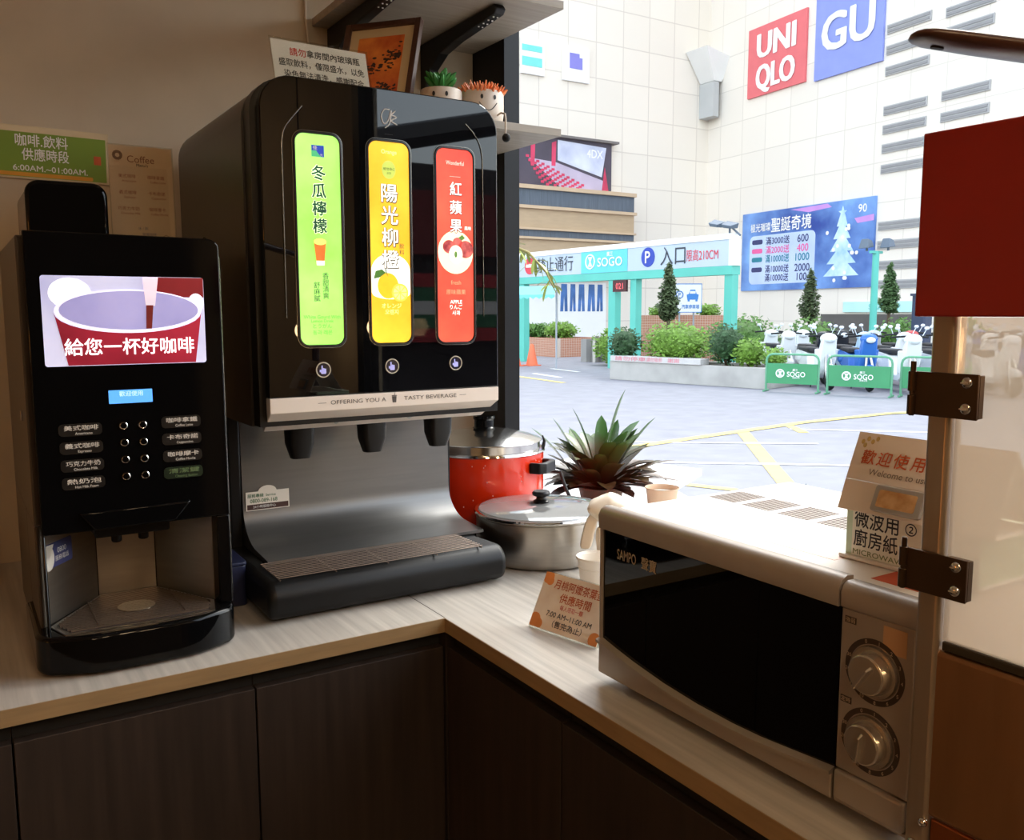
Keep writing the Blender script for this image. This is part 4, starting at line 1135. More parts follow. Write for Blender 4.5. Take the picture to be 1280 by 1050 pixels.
M_or = mat('orange brown ink', (196, 92, 44), 0.6, noise=(40, 0.05))
lettering([('月桃阿嬤茶葉蛋', 0.080, 0.079, 0.0172, {'w': 0.108}), ('供應時間', 0.080, 0.058, 0.0172, {'w': 0.068}), ], F, M_or, pp, d=0.0003, bold=True)
lettering([('每人限取一顆', 0.078, 0.043, 0.0095, {'w': 0.050})], F, mat('red print', (206, 44, 36)), pp, 'red_lettering', d=0.0003)
lettering([('7:00 AM~11:00 AM', 0.078, 0.029, 0.0125, {'w': 0.098}), ('（售完為止）', 0.080, 0.014, 0.0125, {'w': 0.064})], F, mat('slate ink', (66, 66, 72), 0.6, noise=(40, 0.05)), pp, 'hours_lettering', d=0.0003, bold=True)
cn = MB()
for a, b, r_ in ((0.008, 0.088, 0.012), (0.014, 0.082, 0.008), (0.008, 0.012, 0.013), (0.018, 0.008, 0.009), (0.140, 0.010, 0.012), (0.143, 0.086, 0.009)):
    pts = [(min(sw, max(0, p[0])), min(sh, max(0.001, p[1]))) for p in ell(a, b, r_, r_, 16)]
    cn.sheet(F, pts, 0.0, 0.0002 + r_ * 0.004)
cn.build('flower_print', mat('orange flower print', (222, 140, 76), 0.6, noise=(40, 0.1)), pp, smooth=False)

t = thing('paper_cup', 'white paper cup standing between the steel pot and the microwave', 'cup', (0.293, -0.050, 0.0))
MB().lathe([(0.001, 0.0005), (0.026, 0.0005), (0.026, 0.003), (0.0360, 0.076), (0.0375, 0.079), (0.0385, 0.077), (0.0385, 0.075), (0.0350, 0.075), (0.0255, 0.005), (0.001, 0.005)], (0.293, -0.050, 0)).build('cup', mat('white card cup', (236, 228, 216), 0.6, noise=(20, 0.02)), t)
MB().ring((0.293, -0.050, 0.058), (0, 0, 1), 0.0337, 0.0009, 36, 6).build('cup_band', mat('white card cup', (236, 228, 216)), t)

# ------------------------------------------------------------------ steel pot with glass lid
px, py, pr = 0.372, 0.250, 0.145
t = thing('steel_pot', 'wide shallow stainless steel pot with a glass lid and black knob', 'pot', (px, py, 0.0))
M_pot = mat('pot steel', (176, 170, 162), 0.3, 1.0, noise=(16, 0.05), stretch=(1, 1, 10))
MB().lathe([(0.001, 0.0005), (pr - 0.020, 0.0005), (pr - 0.008, 0.004), (pr - 0.003, 0.014), (pr - 0.003, 0.094), (pr + 0.001, 0.097), (pr + 0.001, 0.099), (pr - 0.005, 0.099), (pr - 0.006, 0.015), (0.001, 0.008)], (px, py, 0), 64).build('pot_body', M_pot, t)
MB().lathe([(pr + 0.0015, 0.0992), (pr + 0.003, 0.102), (pr + 0.0005, 0.1045), (pr - 0.007, 0.104), (pr - 0.007, 0.1015), (pr - 0.003, 0.0992)], (px, py, 0), 64).build('lid_rim', M_chrome, t)
M_lid = clear_mat('lid glass', (236, 238, 236), 0.14, 0.02, haze=0.5, hazecol=(240, 240, 238), edge=0.9)
lidp = [(pr - 0.006, 0.1035)] + [(pr * math.cos(R(a)) - 0.004, 0.1035 + 0.013 * math.sin(R(a))) for a in (15, 30, 45, 60, 75)] + [(0.006, 0.1166)]
ld = MB().lathe(lidp, (px, py, 0), 64, cap=False).build('lid_glass', M_lid, t)
kb = MB().lathe([(0.001, 0.1170), (0.017, 0.1170), (0.018, 0.120), (0.011, 0.124), (0.010, 0.129), (0.019, 0.133), (0.020, 0.138), (0.017, 0.142), (0.001, 0.143)], (px, py, 0), 28)
kb.build('lid_knob', M_black, t)
for a in (-32, 148):
    d_ = Vector((math.cos(R(a)), math.sin(R(a)), 0)); s_ = Vector((-d_.y, d_.x, 0)); c0 = Vector((px, py, 0.072)) + d_ * (pr - 0.003)
    if a == 148:
        continue
    MB().tube([c0 + s_ * 0.035, c0 + s_ * 0.034 + d_ * 0.024, c0 + s_ * 0.022 + d_ * 0.034, c0 - s_ * 0.022 + d_ * 0.034, c0 - s_ * 0.034 + d_ * 0.024, c0 - s_ * 0.035], 0.0045, 8).build('pot_handle', M_steel, t)

# folded white cloth bundle hanging over the pot rim
cl = MB()
rnd = random.Random(11)
cx, cy, cz = 0.388, 0.032, 0.139
nu, nv = 26, 12
vs = []
for j in range(nv + 1):
    ph = math.pi * j / nv
    for i in range(nu):
        th = 2 * math.pi * i / nu
        f = 1 + 0.10 * math.sin(3 * th + j * 0.7) + 0.06 * math.sin(7 * th - j)
        f *= (1 - 0.25 * max(0, -math.cos(math.pi - ph)))
        vs.append((cx + 0.046 * f * math.sin(ph) * math.cos(th), cy + 0.044 * f * math.sin(ph) * math.sin(th), cz - 0.032 * math.cos(math.pi - ph) * -1 * (1 + 0.1 * math.sin(2 * th))))
fs = []
for j in range(nv):
    for i in range(nu):
        k = (i + 1) % nu
        fs.append((j * nu + i, j * nu + k, (j + 1) * nu + k, (j + 1) * nu + i))
cl.add(vs, fs)
tl = [(-0.034, 0.010, -0.004), (-0.044, 0.012, -0.030), (-0.052, 0.012, -0.060), (-0.058, 0.010, -0.078)]
a = []
for q, (dx, dy, dz) in enumerate(tl):
    a.append((cx + dx - 0.006, cy + dy + 0.010, cz + dz)); a.append((cx + dx + 0.010, cy + dy - 0.014, cz + dz + 0.002))
    a.append((cx + dx - 0.004 + 0.004, cy + dy + 0.012, cz + dz)); a.append((cx + dx + 0.013, cy + dy - 0.012, cz + dz + 0.002))
cl.add(a, [(q * 4 + k, q * 4 + k2, q * 4 + 4 + k2, q * 4 + 4 + k) for q in range(3) for k, k2 in ((0, 1), (1, 3), (3, 2), (2, 0))] + [(0, 1, 3, 2), (12, 13, 15, 14)])
leg = MB()
cl.tube([(cx - 0.012, cy + 0.002, cz - 0.022), (cx - 0.006, cy - 0.010, 0.06), (cx + 0.0, cy - 0.006, 0.0045)], 0.02, 10, radii=[0.024, 0.026, 0.026])
cl.build('cloth', mat('white cotton', (238, 226, 206), 0.9, noise=(30, 0.04), bump=0.3), label='crumpled white cloth bundle propped between the steel pot and the microwave', cat='cloth', subsurf=1)

# ------------------------------------------------------------------ red cooker
qx, qy, qr = 0.404, 0.5495, 0.1475
t = thing('rice_cooker', 'red electric rice cooker with a steel lid and black handles', 'rice cooker', (qx, qy, 0.0))
M_red = mat('red enamel', (222, 50, 16), 0.16, noise=(12, 0.04), coat=0.3)
MB().lathe([(0.001, 0.012), (qr - 0.022, 0.012), (qr - 0.008, 0.020), (qr, 0.045), (qr, 0.190), (0.001, 0.190)], (qx, qy, 0), 64).build('cooker_body', M_red, t)
MB().lathe([(qr - 0.020, 0.0115), (qr - 0.020, 0.002), (qr - 0.040, 0.0005), (0.001, 0.0005), (0.001, 0.0115)], (qx, qy, 0), 40).build('cooker_base', M_mattblk, t)
MB().lathe([(qr + 0.001, 0.1902), (qr + 0.004, 0.193), (qr + 0.003, 0.1965), (qr - 0.010, 0.1975), (qr - 0.010, 0.1902)], (qx, qy, 0), 64).build('cooker_rim', M_chrome, t)
ldm = mat('lid steel', (206, 202, 196), 0.16, 1.0, noise=(20, 0.04))
lid = MB().lathe([(qr - 0.009, 0.1976), (qr - 0.009, 0.2160), (qr - 0.004, 0.2175), (qr - 0.005, 0.2195), (qr - 0.03, 0.2285), (qr - 0.07, 0.2370), (0.030, 0.2430), (0.001, 0.2440)], (qx, qy, 0), 64).build('cooker_lid', ldm, t)
MB().lathe([(0.001, 0.2440), (0.026, 0.2440), (0.028, 0.247), (0.024, 0.2495), (0.024, 0.266), (0.027, 0.270), (0.026, 0.276), (0.001, 0.278)], (qx, qy, 0), 32).build('lid_knob', M_gloss, lid)
for a in (-58, 122):
    d_ = Vector((math.cos(R(a)), math.sin(R(a)), 0)); s_ = Vector((-d_.y, d_.x, 0)); c0 = Vector((qx, qy, 0.166)) + d_ * qr
    h_ = MB()
    pts = []
    for s2, d2 in ((-0.044, -0.005), (-0.042, 0.022), (-0.028, 0.034), (0.028, 0.034), (0.042, 0.022), (0.044, -0.005), (0.032, -0.005), (0.030, 0.012), (0.020, 0.020), (-0.020, 0.020), (-0.030, 0.012), (-0.032, -0.005)):
        v = c0 + s_ * s2 + d_ * d2
        pts.append((v.x, v.y))
    h_.prism(pts, 'z', 0.148, 0.174)
    h_.build('handle', M_black, t, bevel=0.003)
# latch standing on the rim and the cord
d_ = Vector((math.cos(R(-25)), math.sin(R(-25)), 0))
MB().tube([Vector((qx, qy, 0.196)) + d_ * (qr + 0.001), Vector((qx, qy, 0.210)) + d_ * (qr + 0.004), Vector((qx, qy, 0.224)) + d_ * (qr - 0.001)], 0.004, 8, radii=[0.005, 0.004, 0.002]).build('lid_hook', M_black, t)
c0 = Vector((qx, qy, 0)) + Vector((math.cos(R(-62)), math.sin(R(-62)), 0)) * (qr + 0.002)
MB().tube([Vector((qx + qr * 0.90, qy - qr * 0.35, 0.135)), Vector((qx + 0.168, qy - 0.09, 0.132)), Vector((qx + 0.172, qy - 0.11, 0.09)), Vector((qx + 0.178, qy - 0.15, 0.04)), Vector((qx + 0.176, qy - 0.22, 0.006)), Vector((qx + 0.16, qy - 0.30, 0.005)), Vector((qx + 0.175, qy - 0.45, 0.005)), Vector((qx + 0.176, qy - 0.55, 0.005))], 0.0045, 8).build('power_cord', M_mattblk, t)
rnd = random.Random(5)
dr_ = MB()
for k in range(26):
    a = R(rnd.uniform(-160, -20)); z = rnd.uniform(0.07, 0.18)
    dr_.ball((qx + math.cos(a) * qr, qy + math.sin(a) * qr, z), (0.0012, 0.0012, 0.0016), 8, 6)
dr_.build('water_drop', mat('water drops', (236, 190, 180), 0.05, noise=(20, 0.02)), t)

# ------------------------------------------------------------------ outside ledge, plants and cup beyond the glass
M_ledge = mat('white outside ledge', (236, 234, 230), 0.5, noise=(5, 0.03))
t = thing('outdoor_ledge', 'white serving ledge outside the window carrying the plants', 'ledge', (0.95, 0.3, -0.05))
MB().prism([(0.705, -0.95), (1.10, -0.95), (1.10, 0.36), (1.30, 0.845), (1.63, 1.04), (1.50, 1.50), (0.705, 1.50)], 'z', -0.075, -0.05).build('board', M_ledge, t, smooth=False, bevel=0.003)
for x, y in ((0.80, -0.85), (1.02, -0.85), (0.80, 1.40), (1.45, 1.38), (1.48, 1.05)):
    MB().cyl((x, y, -0.9995), (x, y, -0.0755), 0.02, n=12).build('leg', M_white, t)

def leaf(mb, base, az, el0, L, w, droop, fold=0.25, n=9, twist=0.0):
    d = Vector((math.cos(az), math.sin(az), 0))
    s = Vector((-d.y, d.x, 0))
    p = Vector(base)
    e = el0
    c = []
    for i in range(n + 1):
        t_ = i / n
        wd = w * (0.55 + 0.75 * t_) if t_ < 0.6 else w * math.sqrt(max(0.0, 1 - ((t_ - 0.6) / 0.4) ** 2))
        if i == n: wd = 0.0008
        up_ = Vector((-math.sin(e) * d.x, -math.sin(e) * d.y, math.cos(e)))
        c.append((p - s * wd + up_ * wd * fold, p.copy(), p + s * wd + up_ * wd * fold))
        p = p + (d * math.cos(e) + Z1 * math.sin(e)) * (L / n)
        e -= droop / n
    vs = [v for q in c for v in q]
    fs = []
    for i in range(n):
        fs += [(i * 3, i * 3 + 1, i * 3 + 4, i * 3 + 3), (i * 3 + 1, i * 3 + 2, i * 3 + 5, i * 3 + 4)]
    mb.add(vs, fs)

def leaf_mat(name, base, mid, tip, z0, z1):
    m = bpy.data.materials.new(name)
    m.use_nodes = True
    nt = m.node_tree
    b = nt.nodes['Principled BSDF']
    b.inputs['Roughness'].default_value = 0.35
    tc = nt.nodes.new('ShaderNodeTexCoord'); sp = nt.nodes.new('ShaderNodeSeparateXYZ'); mr = nt.nodes.new('ShaderNodeMapRange')
    nz = nt.nodes.new('ShaderNodeTexNoise'); nz.inputs['Scale'].default_value = 14
    ad = nt.nodes.new('ShaderNodeMath'); ad.operation = 'MULTIPLY_ADD'; ad.inputs[1].default_value = 0.5; 
    nt.links.new(tc.outputs['Object'], sp.inputs[0]); nt.links.new(tc.outputs['Object'], nz.inputs['Vector'])
    mr.inputs['From Min'].default_value = z0; mr.inputs['From Max'].default_value = z1
    nt.links.new(sp.outputs['Z'], mr.inputs[0])
    nt.links.new(nz.outputs[0], ad.inputs[0]); nt.links.new(mr.outputs[0], ad.inputs[2])
    rp = nt.nodes.new('ShaderNodeValToRGB')
    rp.color_ramp.elements[0].position = 0.35; rp.color_ramp.elements[0].color = lin(base)
    rp.color_ramp.elements[1].position = 1.15 if False else 1.0; rp.color_ramp.elements[1].color = lin(tip)
    e = rp.color_ramp.elements.new(0.68); e.color = lin(mid)
    nt.links.new(ad.outputs[0], rp.inputs[0]); nt.links.new(rp.outputs[0], b.inputs['Base Color'])
    return m

t = thing('bromeliad', 'bushy red-brown and green bromeliad plant behind the steel pot', 'plant', (0.92, 0.738, -0.05))
bx_, by_, bz_ = 0.92, 0.738, 0.0
MB().lathe([(0.001, 0.0003), (0.055, 0.0003), (0.068, 0.062), (0.071, 0.064), (0.071, 0.058), (0.062, 0.058), (0.001, 0.05)], (bx_, by_, -0.05)).build('pot', mat('brown plant pot', (92, 62, 46), 0.7, noise=(20, 0.1)), t)
rnd = random.Random(8)
lm = leaf_mat('bromeliad leaf', (64, 30, 20), (80, 62, 28), (64, 104, 38), 0.04, 0.29)
mb = MB()
for k in range(54):
    q = k / 53
    az = k * 2.39996
    el = R(84 - 66 * q + rnd.uniform(-5, 5))
    L_ = rnd.uniform(0.21, 0.27) * (1.0 - 0.22 * q)
    leaf(mb, (bx_ + 0.018 * math.cos(az), by_ + 0.018 * math.sin(az), bz_), az, el, L_ * 0.92, rnd.uniform(0.020, 0.029), R(rnd.uniform(15, 70)), 0.3)
for k in range(26):
    az = k * 2.39996
    leaf(mb, (bx_ + 0.03 * math.cos(az), by_ + 0.03 * math.sin(az), bz_ + 0.012), az, R(rnd.uniform(4, 34)), rnd.uniform(0.11, 0.15), rnd.uniform(0.024, 0.032), R(rnd.uniform(0, 26)), 0.3)
rv = Vector((0.845, -0.534, 0))
for du, el, L_, w_ in ((0.02, 86, 0.29, 0.019), (0.055, 64, 0.24, 0.016), (-0.11, 72, 0.22, 0.018), (-0.15, 58, 0.22, 0.017), (-0.03, 80, 0.24, 0.016), (0.08, 34, 0.20, 0.012), (0.09, 14, 0.21, 0.014)):
    b = Vector((bx_, by_, 0.02)) + rv * du * 0.45
    az = math.atan2(rv.y * (1 if du > 0 else -1), rv.x * (1 if du > 0 else -1))
    leaf(mb, b, az, R(el), L_, w_, R(18 if el > 40 else 30), 0.3)
mb.build('foliage', lm, t, ang=80)
t = thing('pointed_plant', 'small pointed-leaf plant behind the microwave, only its dark tip showing', 'plant', (0.87, -0.015, -0.05))
MB().lathe([(0.001, 0.0003), (0.04, 0.0003), (0.05, 0.06), (0.052, 0.062), (0.044, 0.055), (0.001, 0.05)], (0.87, -0.015, -0.05)).build('pot', mat('brown plant pot', (92, 62, 46)), t)
mb = MB()
for k in range(9):
    leaf(mb, (0.87, -0.015, 0.0), k * 2.4, R(60 + 3 * (k % 4)), 0.08, 0.010, R(20), 0.3)
leaf(mb, (0.885, -0.025, 0.0), -0.6, R(88), 0.150, 0.010, R(6), 0.3)
mb.build('foliage', leaf_mat('dark leaf', (24, 44, 24), (30, 60, 30), (36, 70, 36), -0.02, 0.2), t, ang=80)

t = thing('takeaway_cup', 'brown takeaway cup on the outside ledge beside the bromeliad', 'cup', (0.925, 0.475, -0.05))
cx, cy = 0.925, 0.475
MB().lathe([(0.001, 0.0003), (0.032, 0.0003), (0.0440, 0.100), (0.0465, 0.103), (0.0470, 0.100), (0.0425, 0.099), (0.0310, 0.006), (0.001, 0.006)], (cx, cy, -0.05)).build('cup', mat('kraft cup', (200, 168, 140), 0.7, noise=(20, 0.04)), t)
MB().lathe([(0.001, 0.088), (0.0405, 0.088), (0.0405, 0.0885), (0.001, 0.0885)], (cx, cy, -0.05)).build('milk_foam', mat('milk foam', (240, 228, 214), 0.7, noise=(30, 0.04)), t)

# ------------------------------------------------------------------ hinged steel and acrylic stand at the right
t = thing('hinged_partition', 'steel-framed hinged partition with acrylic window and lower metal panel, right of the microwave', 'partition', (0.05, -1.08, -0.9))
M_post = mat('steel tube', (158, 142, 124), 0.34, 0.7, noise=(16, 0.05), stretch=(6, 6, 0.5))
M_brown = mat('steel panel with warm reflection', (156, 116, 80), 0.4, 0.85, noise=(10, 0.08), stretch=(4, 4, 0.6))  # stainless panel; the room's warm reflection is put into its base colour
for yy in (-0.8655, -1.42):
    MB().box(0.042, 0.064, yy - 0.011, yy + 0.011, -0.8995, 0.672).build('post', M_post, t, bevel=0.004, seg=3)
MB().box(0.044, 0.062, -1.4085, -0.877, 0.650, 0.668).build('top_rail', M_post, t, bevel=0.002)
MB().box(0.048, 0.053, -1.405, -0.8785, 0.232, 0.5245).build('acrylic_window', clear_mat('hazy acrylic', (238, 232, 224), 0.10, 0.12, haze=0.42, hazecol=(208, 196, 180)), t, smooth=False)
MB().box(0.0465, 0.0550, -1.405, -0.8785, 0.2225, 0.2315).build('window_bar', mat('dark clear bar', (54, 48, 38), 0.15, noise=(10, 0.1)), t, smooth=False, bevel=0.0015)
MB().box(0.045, 0.058, -1.408, -0.8560, 0.060, 0.2220).build('metal_panel', M_brown, t, bevel=0.005, seg=3)
MB().box(0.047, 0.057, -1.4085, -0.877, -0.85, 0.0590).build('lower_panel', mat('lower panel with warm reflection', (150, 84, 44), 0.3, 0.8, noise=(10, 0.1)), t, smooth=False, bevel=0.002)  # orange-brown here is warm reflection painted into the steel
for yy, zz in ((-0.874, 0.055), (-0.864, 0.030)):
    MB().ball((0.0405, yy, zz), (0.004, 0.0045, 0.0045), 12, 8).build('panel_screw', M_chrome, t)
for z0, z1 in ((0.4365, 0.4760), (0.2745, 0.3130)):
    hg = MB()
    hg.box(0.0375, 0.0405, -0.9030, -0.8440, z0, z1)
    hg.cyl((0.038, -0.8420, z0), (0.038, -0.8420, z0 + (z1 - z0) * 0.46), 0.0042, n=14)
    hg.cyl((0.038, -0.8420, z0 + (z1 - z0) * 0.54), (0.038, -0.8420, z1), 0.0042, n=14)
    hg.cyl((0.038, -0.8420, z0 - 0.001), (0.038, -0.8420, z1 + 0.009), 0.0026, n=12)
    hg.box(0.0405, 0.0480, -0.9030, -0.8800, z0 + 0.001, z1 - 0.001)
    hg = hg.build('hinge', mat('dark bronze', (74, 56, 40), 0.32, 0.8, noise=(20, 0.1)), t, bevel=0.0006)
    for zz in (z0 + 0.0095, z1 - 0.0075):
        s_ = MB().ball((0.0370, -0.8935, zz), (0.0035, 0.0052, 0.0052), 14, 8)
        s_.box(0.0330, 0.0337, -0.8972, -0.8898, zz - 0.0006, zz + 0.0006)
        s_.build('hinge_screw', M_chrome, hg)
t = thing('red_sign_board', 'plain dark red board mounted on the top of the hinged partition', 'board', (0.035, -1.12, 0.525))
MB().box(0.0300, 0.0410, -1.43, -0.8450, 0.5250, 0.6835).build('board', mat('dark red board', (150, 18, 8), 0.4, noise=(14, 0.04)), t, smooth=False, bevel=0.0015)

# lamp bar reaching in at the upper right
t = thing('lamp', 'dark brown lamp arm reaching in at the upper right', 'lamp', (0.20, -1.30, -0.9))
M_lamp = mat('dark brown metal', (70, 40, 28), 0.35, noise=(14, 0.1))
P0 = Vector((-0.043, -0.878, 0.7455)); P1 = Vector((0.034, -0.928, 0.7335)); dirv = (P1 - P0).normalized()
sid = Vector((dirv.y, -dirv.x, 0)).normalized()
nrm = dirv.cross(sid); nrm = nrm if nrm.z > 0 else -nrm
ab = MB()
secs = []
N_ = 16
for tt, hw, hh in ((0.0, 0.002, 0.001), (0.002, 0.010, 0.0028), (0.006, 0.014, 0.0045), (0.014, 0.0165, 0.0060), (0.05, 0.0170, 0.0075), (0.12, 0.0170, 0.0085), (0.30, 0.017, 0.009), (0.42, 0.017, 0.009)):
    c0 = P0 + dirv * tt
    secs.append([c0 + sid * hw * math.cos(6.2832 * i / N_) + nrm * hh * math.sin(6.2832 * i / N_) for i in range(N_)])
vs = [v for s in secs for v in s]
ab.add(vs, [(q * N_ + i, q * N_ + (i + 1) % N_, (q + 1) * N_ + (i + 1) % N_, (q + 1) * N_ + i) for q in range(len(secs) - 1) for i in range(N_)] + [tuple(range(N_)), tuple(range((len(secs) - 1) * N_, len(secs) * N_))])
arm = ab.build('arm', M_lamp, t, ang=60)
c0 = P0 + dirv * 0.022 - nrm * 0.0062
slot = MB()
slot.sheet((c0, dirv, sid), [(p[0], p[1]) for p in rrect(-0.005, 0.005, -0.0025, 0.0025, 0.002, 4)], -0.0012, 0.0012)
slot.build('slot', M_mattblk, arm, smooth=False)
E_ = P0 + dirv * 0.40
MB().cyl((E_.x, E_.y, -0.88), (E_.x, E_.y, E_.z - 0.004), 0.012, n=20).build('pole', M_lamp, t)
MB().lathe([(0.001, 0.0003), (0.12, 0.0003), (0.12, 0.012), (0.02, 0.02), (0.001, 0.02)], (E_.x, E_.y, -0.9)).build('base', M_lamp, t)

# ------------------------------------------------------------------ street outside
GZ = -1.0
M_road = mat('pale asphalt', (142, 141, 148), 0.75, noise=(3, 0.10), detail=8)
structure(MB().box(0.72, 80, -40, 70, GZ - 0.2, GZ), 'road', M_road)
M_yel = mat('yellow road paint', (232, 206, 120), 0.7, noise=(6, 0.08))
M_wln = mat('white road paint', (232, 230, 226), 0.7, noise=(6, 0.06))
def line(mb, pts, w):
    for k, ((x0, y0), (x1, y1)) in enumerate(zip(pts[:-1], pts[1:])):
        d = Vector((x1 - x0, y1 - y0, 0)).normalized()
        s = Vector((-d.y, d.x, 0)) * w / 2
        h = GZ + 0.004 + 0.0015 * k + 0.0002 * len(mb.f)
        a, b = Vector((x0, y0, h)), Vector((x1, y1, h))
        mb.add([a - s, b - s, b + s, a + s], [(0, 1, 2, 3)])
ym = MB()
line(ym, [(4.2, 5.9), (5.86, 6.40), (7.07, 6.55), (9.13, 6.81), (11.1, 6.84), (12.6, 6.5)], 0.16)
line(ym, [(7.81, 6.62), (5.1, 3.45)], 0.16)
line(ym, [(8.85, 6.80), (8.39, 6.13)], 0.13)
line(ym, [(4.6, 4.75), (4.95, 4.0)], 0.12)
line(ym, [(10.75, 16.9), (10.5, 14.3)], 0.14)
structure(ym, 'road_marking', M_yel)
wm = MB()
line(wm, [(6.0, 6.75), (6.66, 6.2), (7.75, 5.40)], 0.09)
line(wm, [(5.2, 5.55), (6.01, 4.9), (6.8, 4.25)], 0.09)
line(wm, [(8.5, 6.45), (9.9, 5.1)], 0.09)
line(wm, [(11.59, 17.1), (11.34, 15.6)], 0.14)
line(wm, [(13.03, 18.4), (12.84, 16.9)], 0.14)
structure(wm, 'road_marking', M_wln)

# department store across the street
M_tile = brick_mat('cream wall tiles', (236, 225, 210), (212, 200, 186), 1.0, 1.9, 1.9, 0.7, 0.03, 'x')
M_tiley = brick_mat('cream wall tiles along y', (238, 228, 215), (216, 206, 193), 1.0, 1.9, 1.9, 0.7, 0.025, 'y')
CX, CY = 38.96, 39.15
u_ = Vector((-0.1030, -0.9947, 0)); n_ = Vector((-0.9947, 0.1030, 0))
structure(MB().box(-5, CX, CY, CY + 1.0, GZ, 30), 'wall_far', M_tile)
o_ = Vector((CX, CY, 0))
b_ = MB()
q = [o_ + u_ * 0.0, o_ + u_ * 42, o_ + u_ * 42 - n_ * 1.5, o_ - n_ * 1.5]
b_.prism([(p.x, p.y) for p in q], 'z', GZ, 30)
structure(b_, 'wall_side', M_tiley)
FR = (o_ + n_ * 0.01, u_, Z1)
FL = (o_ + Vector((0, -0.01, 0)), X1, Z1)

def sign(name, label, cat, fr_, u0, u1, z0, z1, m, d=0.12, off=0.002, group=None):
    t = thing(name, label, cat, tuple(fr_[0] + fr_[1] * ((u0 + u1) / 2) + Z1 * z0), group=group)
    p = MB().plate(fr_, u0, u1, z0, z1, d0=off, d1=off + d).build('panel', m, t, smooth=False)
    return t, p
M_sw = mat('sign white', (242, 240, 236), 0.5, noise=(3, 0.02))
t, p = sign('shop_sign', 'square glare-paled red shop sign with white letters high on the side wall', 'sign', FR, 3.55, 7.98, 12.45, 16.15, mat('glare-paled red sign', (226, 110, 114), 0.5, noise=(2, 0.04)))  # glare over the sign is mixed into its red
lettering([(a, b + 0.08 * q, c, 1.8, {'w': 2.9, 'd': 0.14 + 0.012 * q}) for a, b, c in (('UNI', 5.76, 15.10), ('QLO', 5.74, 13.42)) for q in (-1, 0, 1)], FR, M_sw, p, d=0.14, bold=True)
t, p = sign('shop_sign', 'square lavender blue shop sign with two rounded white letters high on the side wall', 'sign', FR, 8.62, 12.94, 12.30, 16.7, mat('glare-paled blue sign', (138, 150, 218), 0.5, noise=(2, 0.04)))  # washed-out lavender is glare painted into the blue
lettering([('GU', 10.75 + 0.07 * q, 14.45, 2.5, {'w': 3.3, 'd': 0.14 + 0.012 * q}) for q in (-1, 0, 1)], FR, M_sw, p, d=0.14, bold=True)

# slotted louvres on the side wall
M_lou = mat('grey louvre', (178, 176, 175), 0.6, noise=(4, 0.05))
M_loud = mat('grey louvre blades', (146, 144, 144), 0.6, noise=(4, 0.05))
rows = [(13.1, 15.5, z, 'left column', i) for i, z in enumerate((13.65, 12.7, 11.75, 9.95, 9.08, 8.2, 7.25, 4.58, 3.68, 2.72, 1.80))]
rows += [(16.25, 18.6, z, 'right column', i) for i, z in enumerate((13.5, 12.65, 9.97, 9.05))]
ordn = ['topmost', 'second from the top', 'third from the top', 'fourth from the top', 'fifth from the top', 'sixth from the top', 'seventh from the top', 'eighth from the top', 'ninth from the top', 'tenth from the top', 'lowest']
for u0, u1, z, cn_, i in rows:
    od = ordn[i] if cn_ == 'left column' else ['topmost', 'second from the top', 'third from the top', 'lowest'][i]
    t = thing('wall_louvre', 'long grey louvre slot in the side wall, %s of the %s' % (od, cn_), 'vent', tuple(FR[0] + u_ * ((u0 + u1) / 2) + Z1 * (z - 0.2)), group='louvre slots in the side wall')
    MB().plate(FR, u0, u1, z - 0.21, z + 0.21, d0=0.002, d1=0.06).build('louvre_frame', M_lou, t, smooth=False)
    MB().plate(FR, u0 + 0.06, u1 - 0.06, z - 0.15, z - 0.03, d0=0.06, d1=0.09).plate(FR, u0 + 0.06, u1 - 0.06, z + 0.03, z + 0.15, d0=0.06, d1=0.09).build('louvre_blade', M_loud, t, smooth=False)

# big blue poster
t, p = sign('poster_board', 'large blue winter poster board with rows of prices and a pale fir tree', 'poster', FR, 3.48, 12.95, 1.70, 6.05, mat('blue poster print', (62, 100, 206), 0.5, noise=(0.4, 0.5), col2=(140, 186, 244)))
MB().plate(FR, 4.15, 9.15, 2.05, 4.75, r=0.3, d0=0.12, d1=0.13).build('pale_field', mat('pale blue print', (196, 212, 244), 0.5, noise=(0.6, 0.1)), p, smooth=False)
lettering([('極光璀璨', 5.0, 5.18, 0.50, {'w': 1.6}), ('聖誕奇境', 7.35, 5.22, 0.82, {'w': 3.0}), ('90', 12.2, 5.55, 0.55)], FR, M_sw, p, d=0.14, bold=True)
M_nv = mat('navy print', (58, 62, 110), 0.5, noise=(2, 0.05)); M_pk = mat('pink print', (236, 100, 160), 0.5, noise=(2, 0.05)); M_tl = mat('teal print', (40, 130, 150), 0.5, noise=(2, 0.05))
for zz, a, b, m_ in ((4.40, '滿3000送', '600', M_nv), (3.90, '滿2000送', '400', M_pk), (3.42, '滿10000送', '1000', M_tl), (2.86, '滿10000送', '2000', M_nv), (2.38, '滿10000送', '100', M_nv)):
    lettering([(a, 6.38, zz, 0.47, {'w': 1.85}), (b, 8.28, zz, 0.56)], FR, m_, p, d=0.14, bold=True)
    if zz > 2.6:
        MB().plate(FR, 4.35, 5.2, zz - 0.13, zz + 0.13, r=0.1, d0=0.13, d1=0.14).build('price_tag', m_, p, smooth=False)
MB().sheet(FR, [(7.3, 5.95), (9.9, 6.0), (10.2, 5.8), (8.6, 5.7)], 0.12, 0.126).sheet(FR, [(11.7, 5.1), (12.9, 5.2), (12.9, 4.9), (11.9, 4.85)], 0.12, 0.127).build('magenta_streak_print', mat('magenta print', (206, 150, 222), 0.5, noise=(0.6, 0.1)), p, smooth=False)
tm = MB()
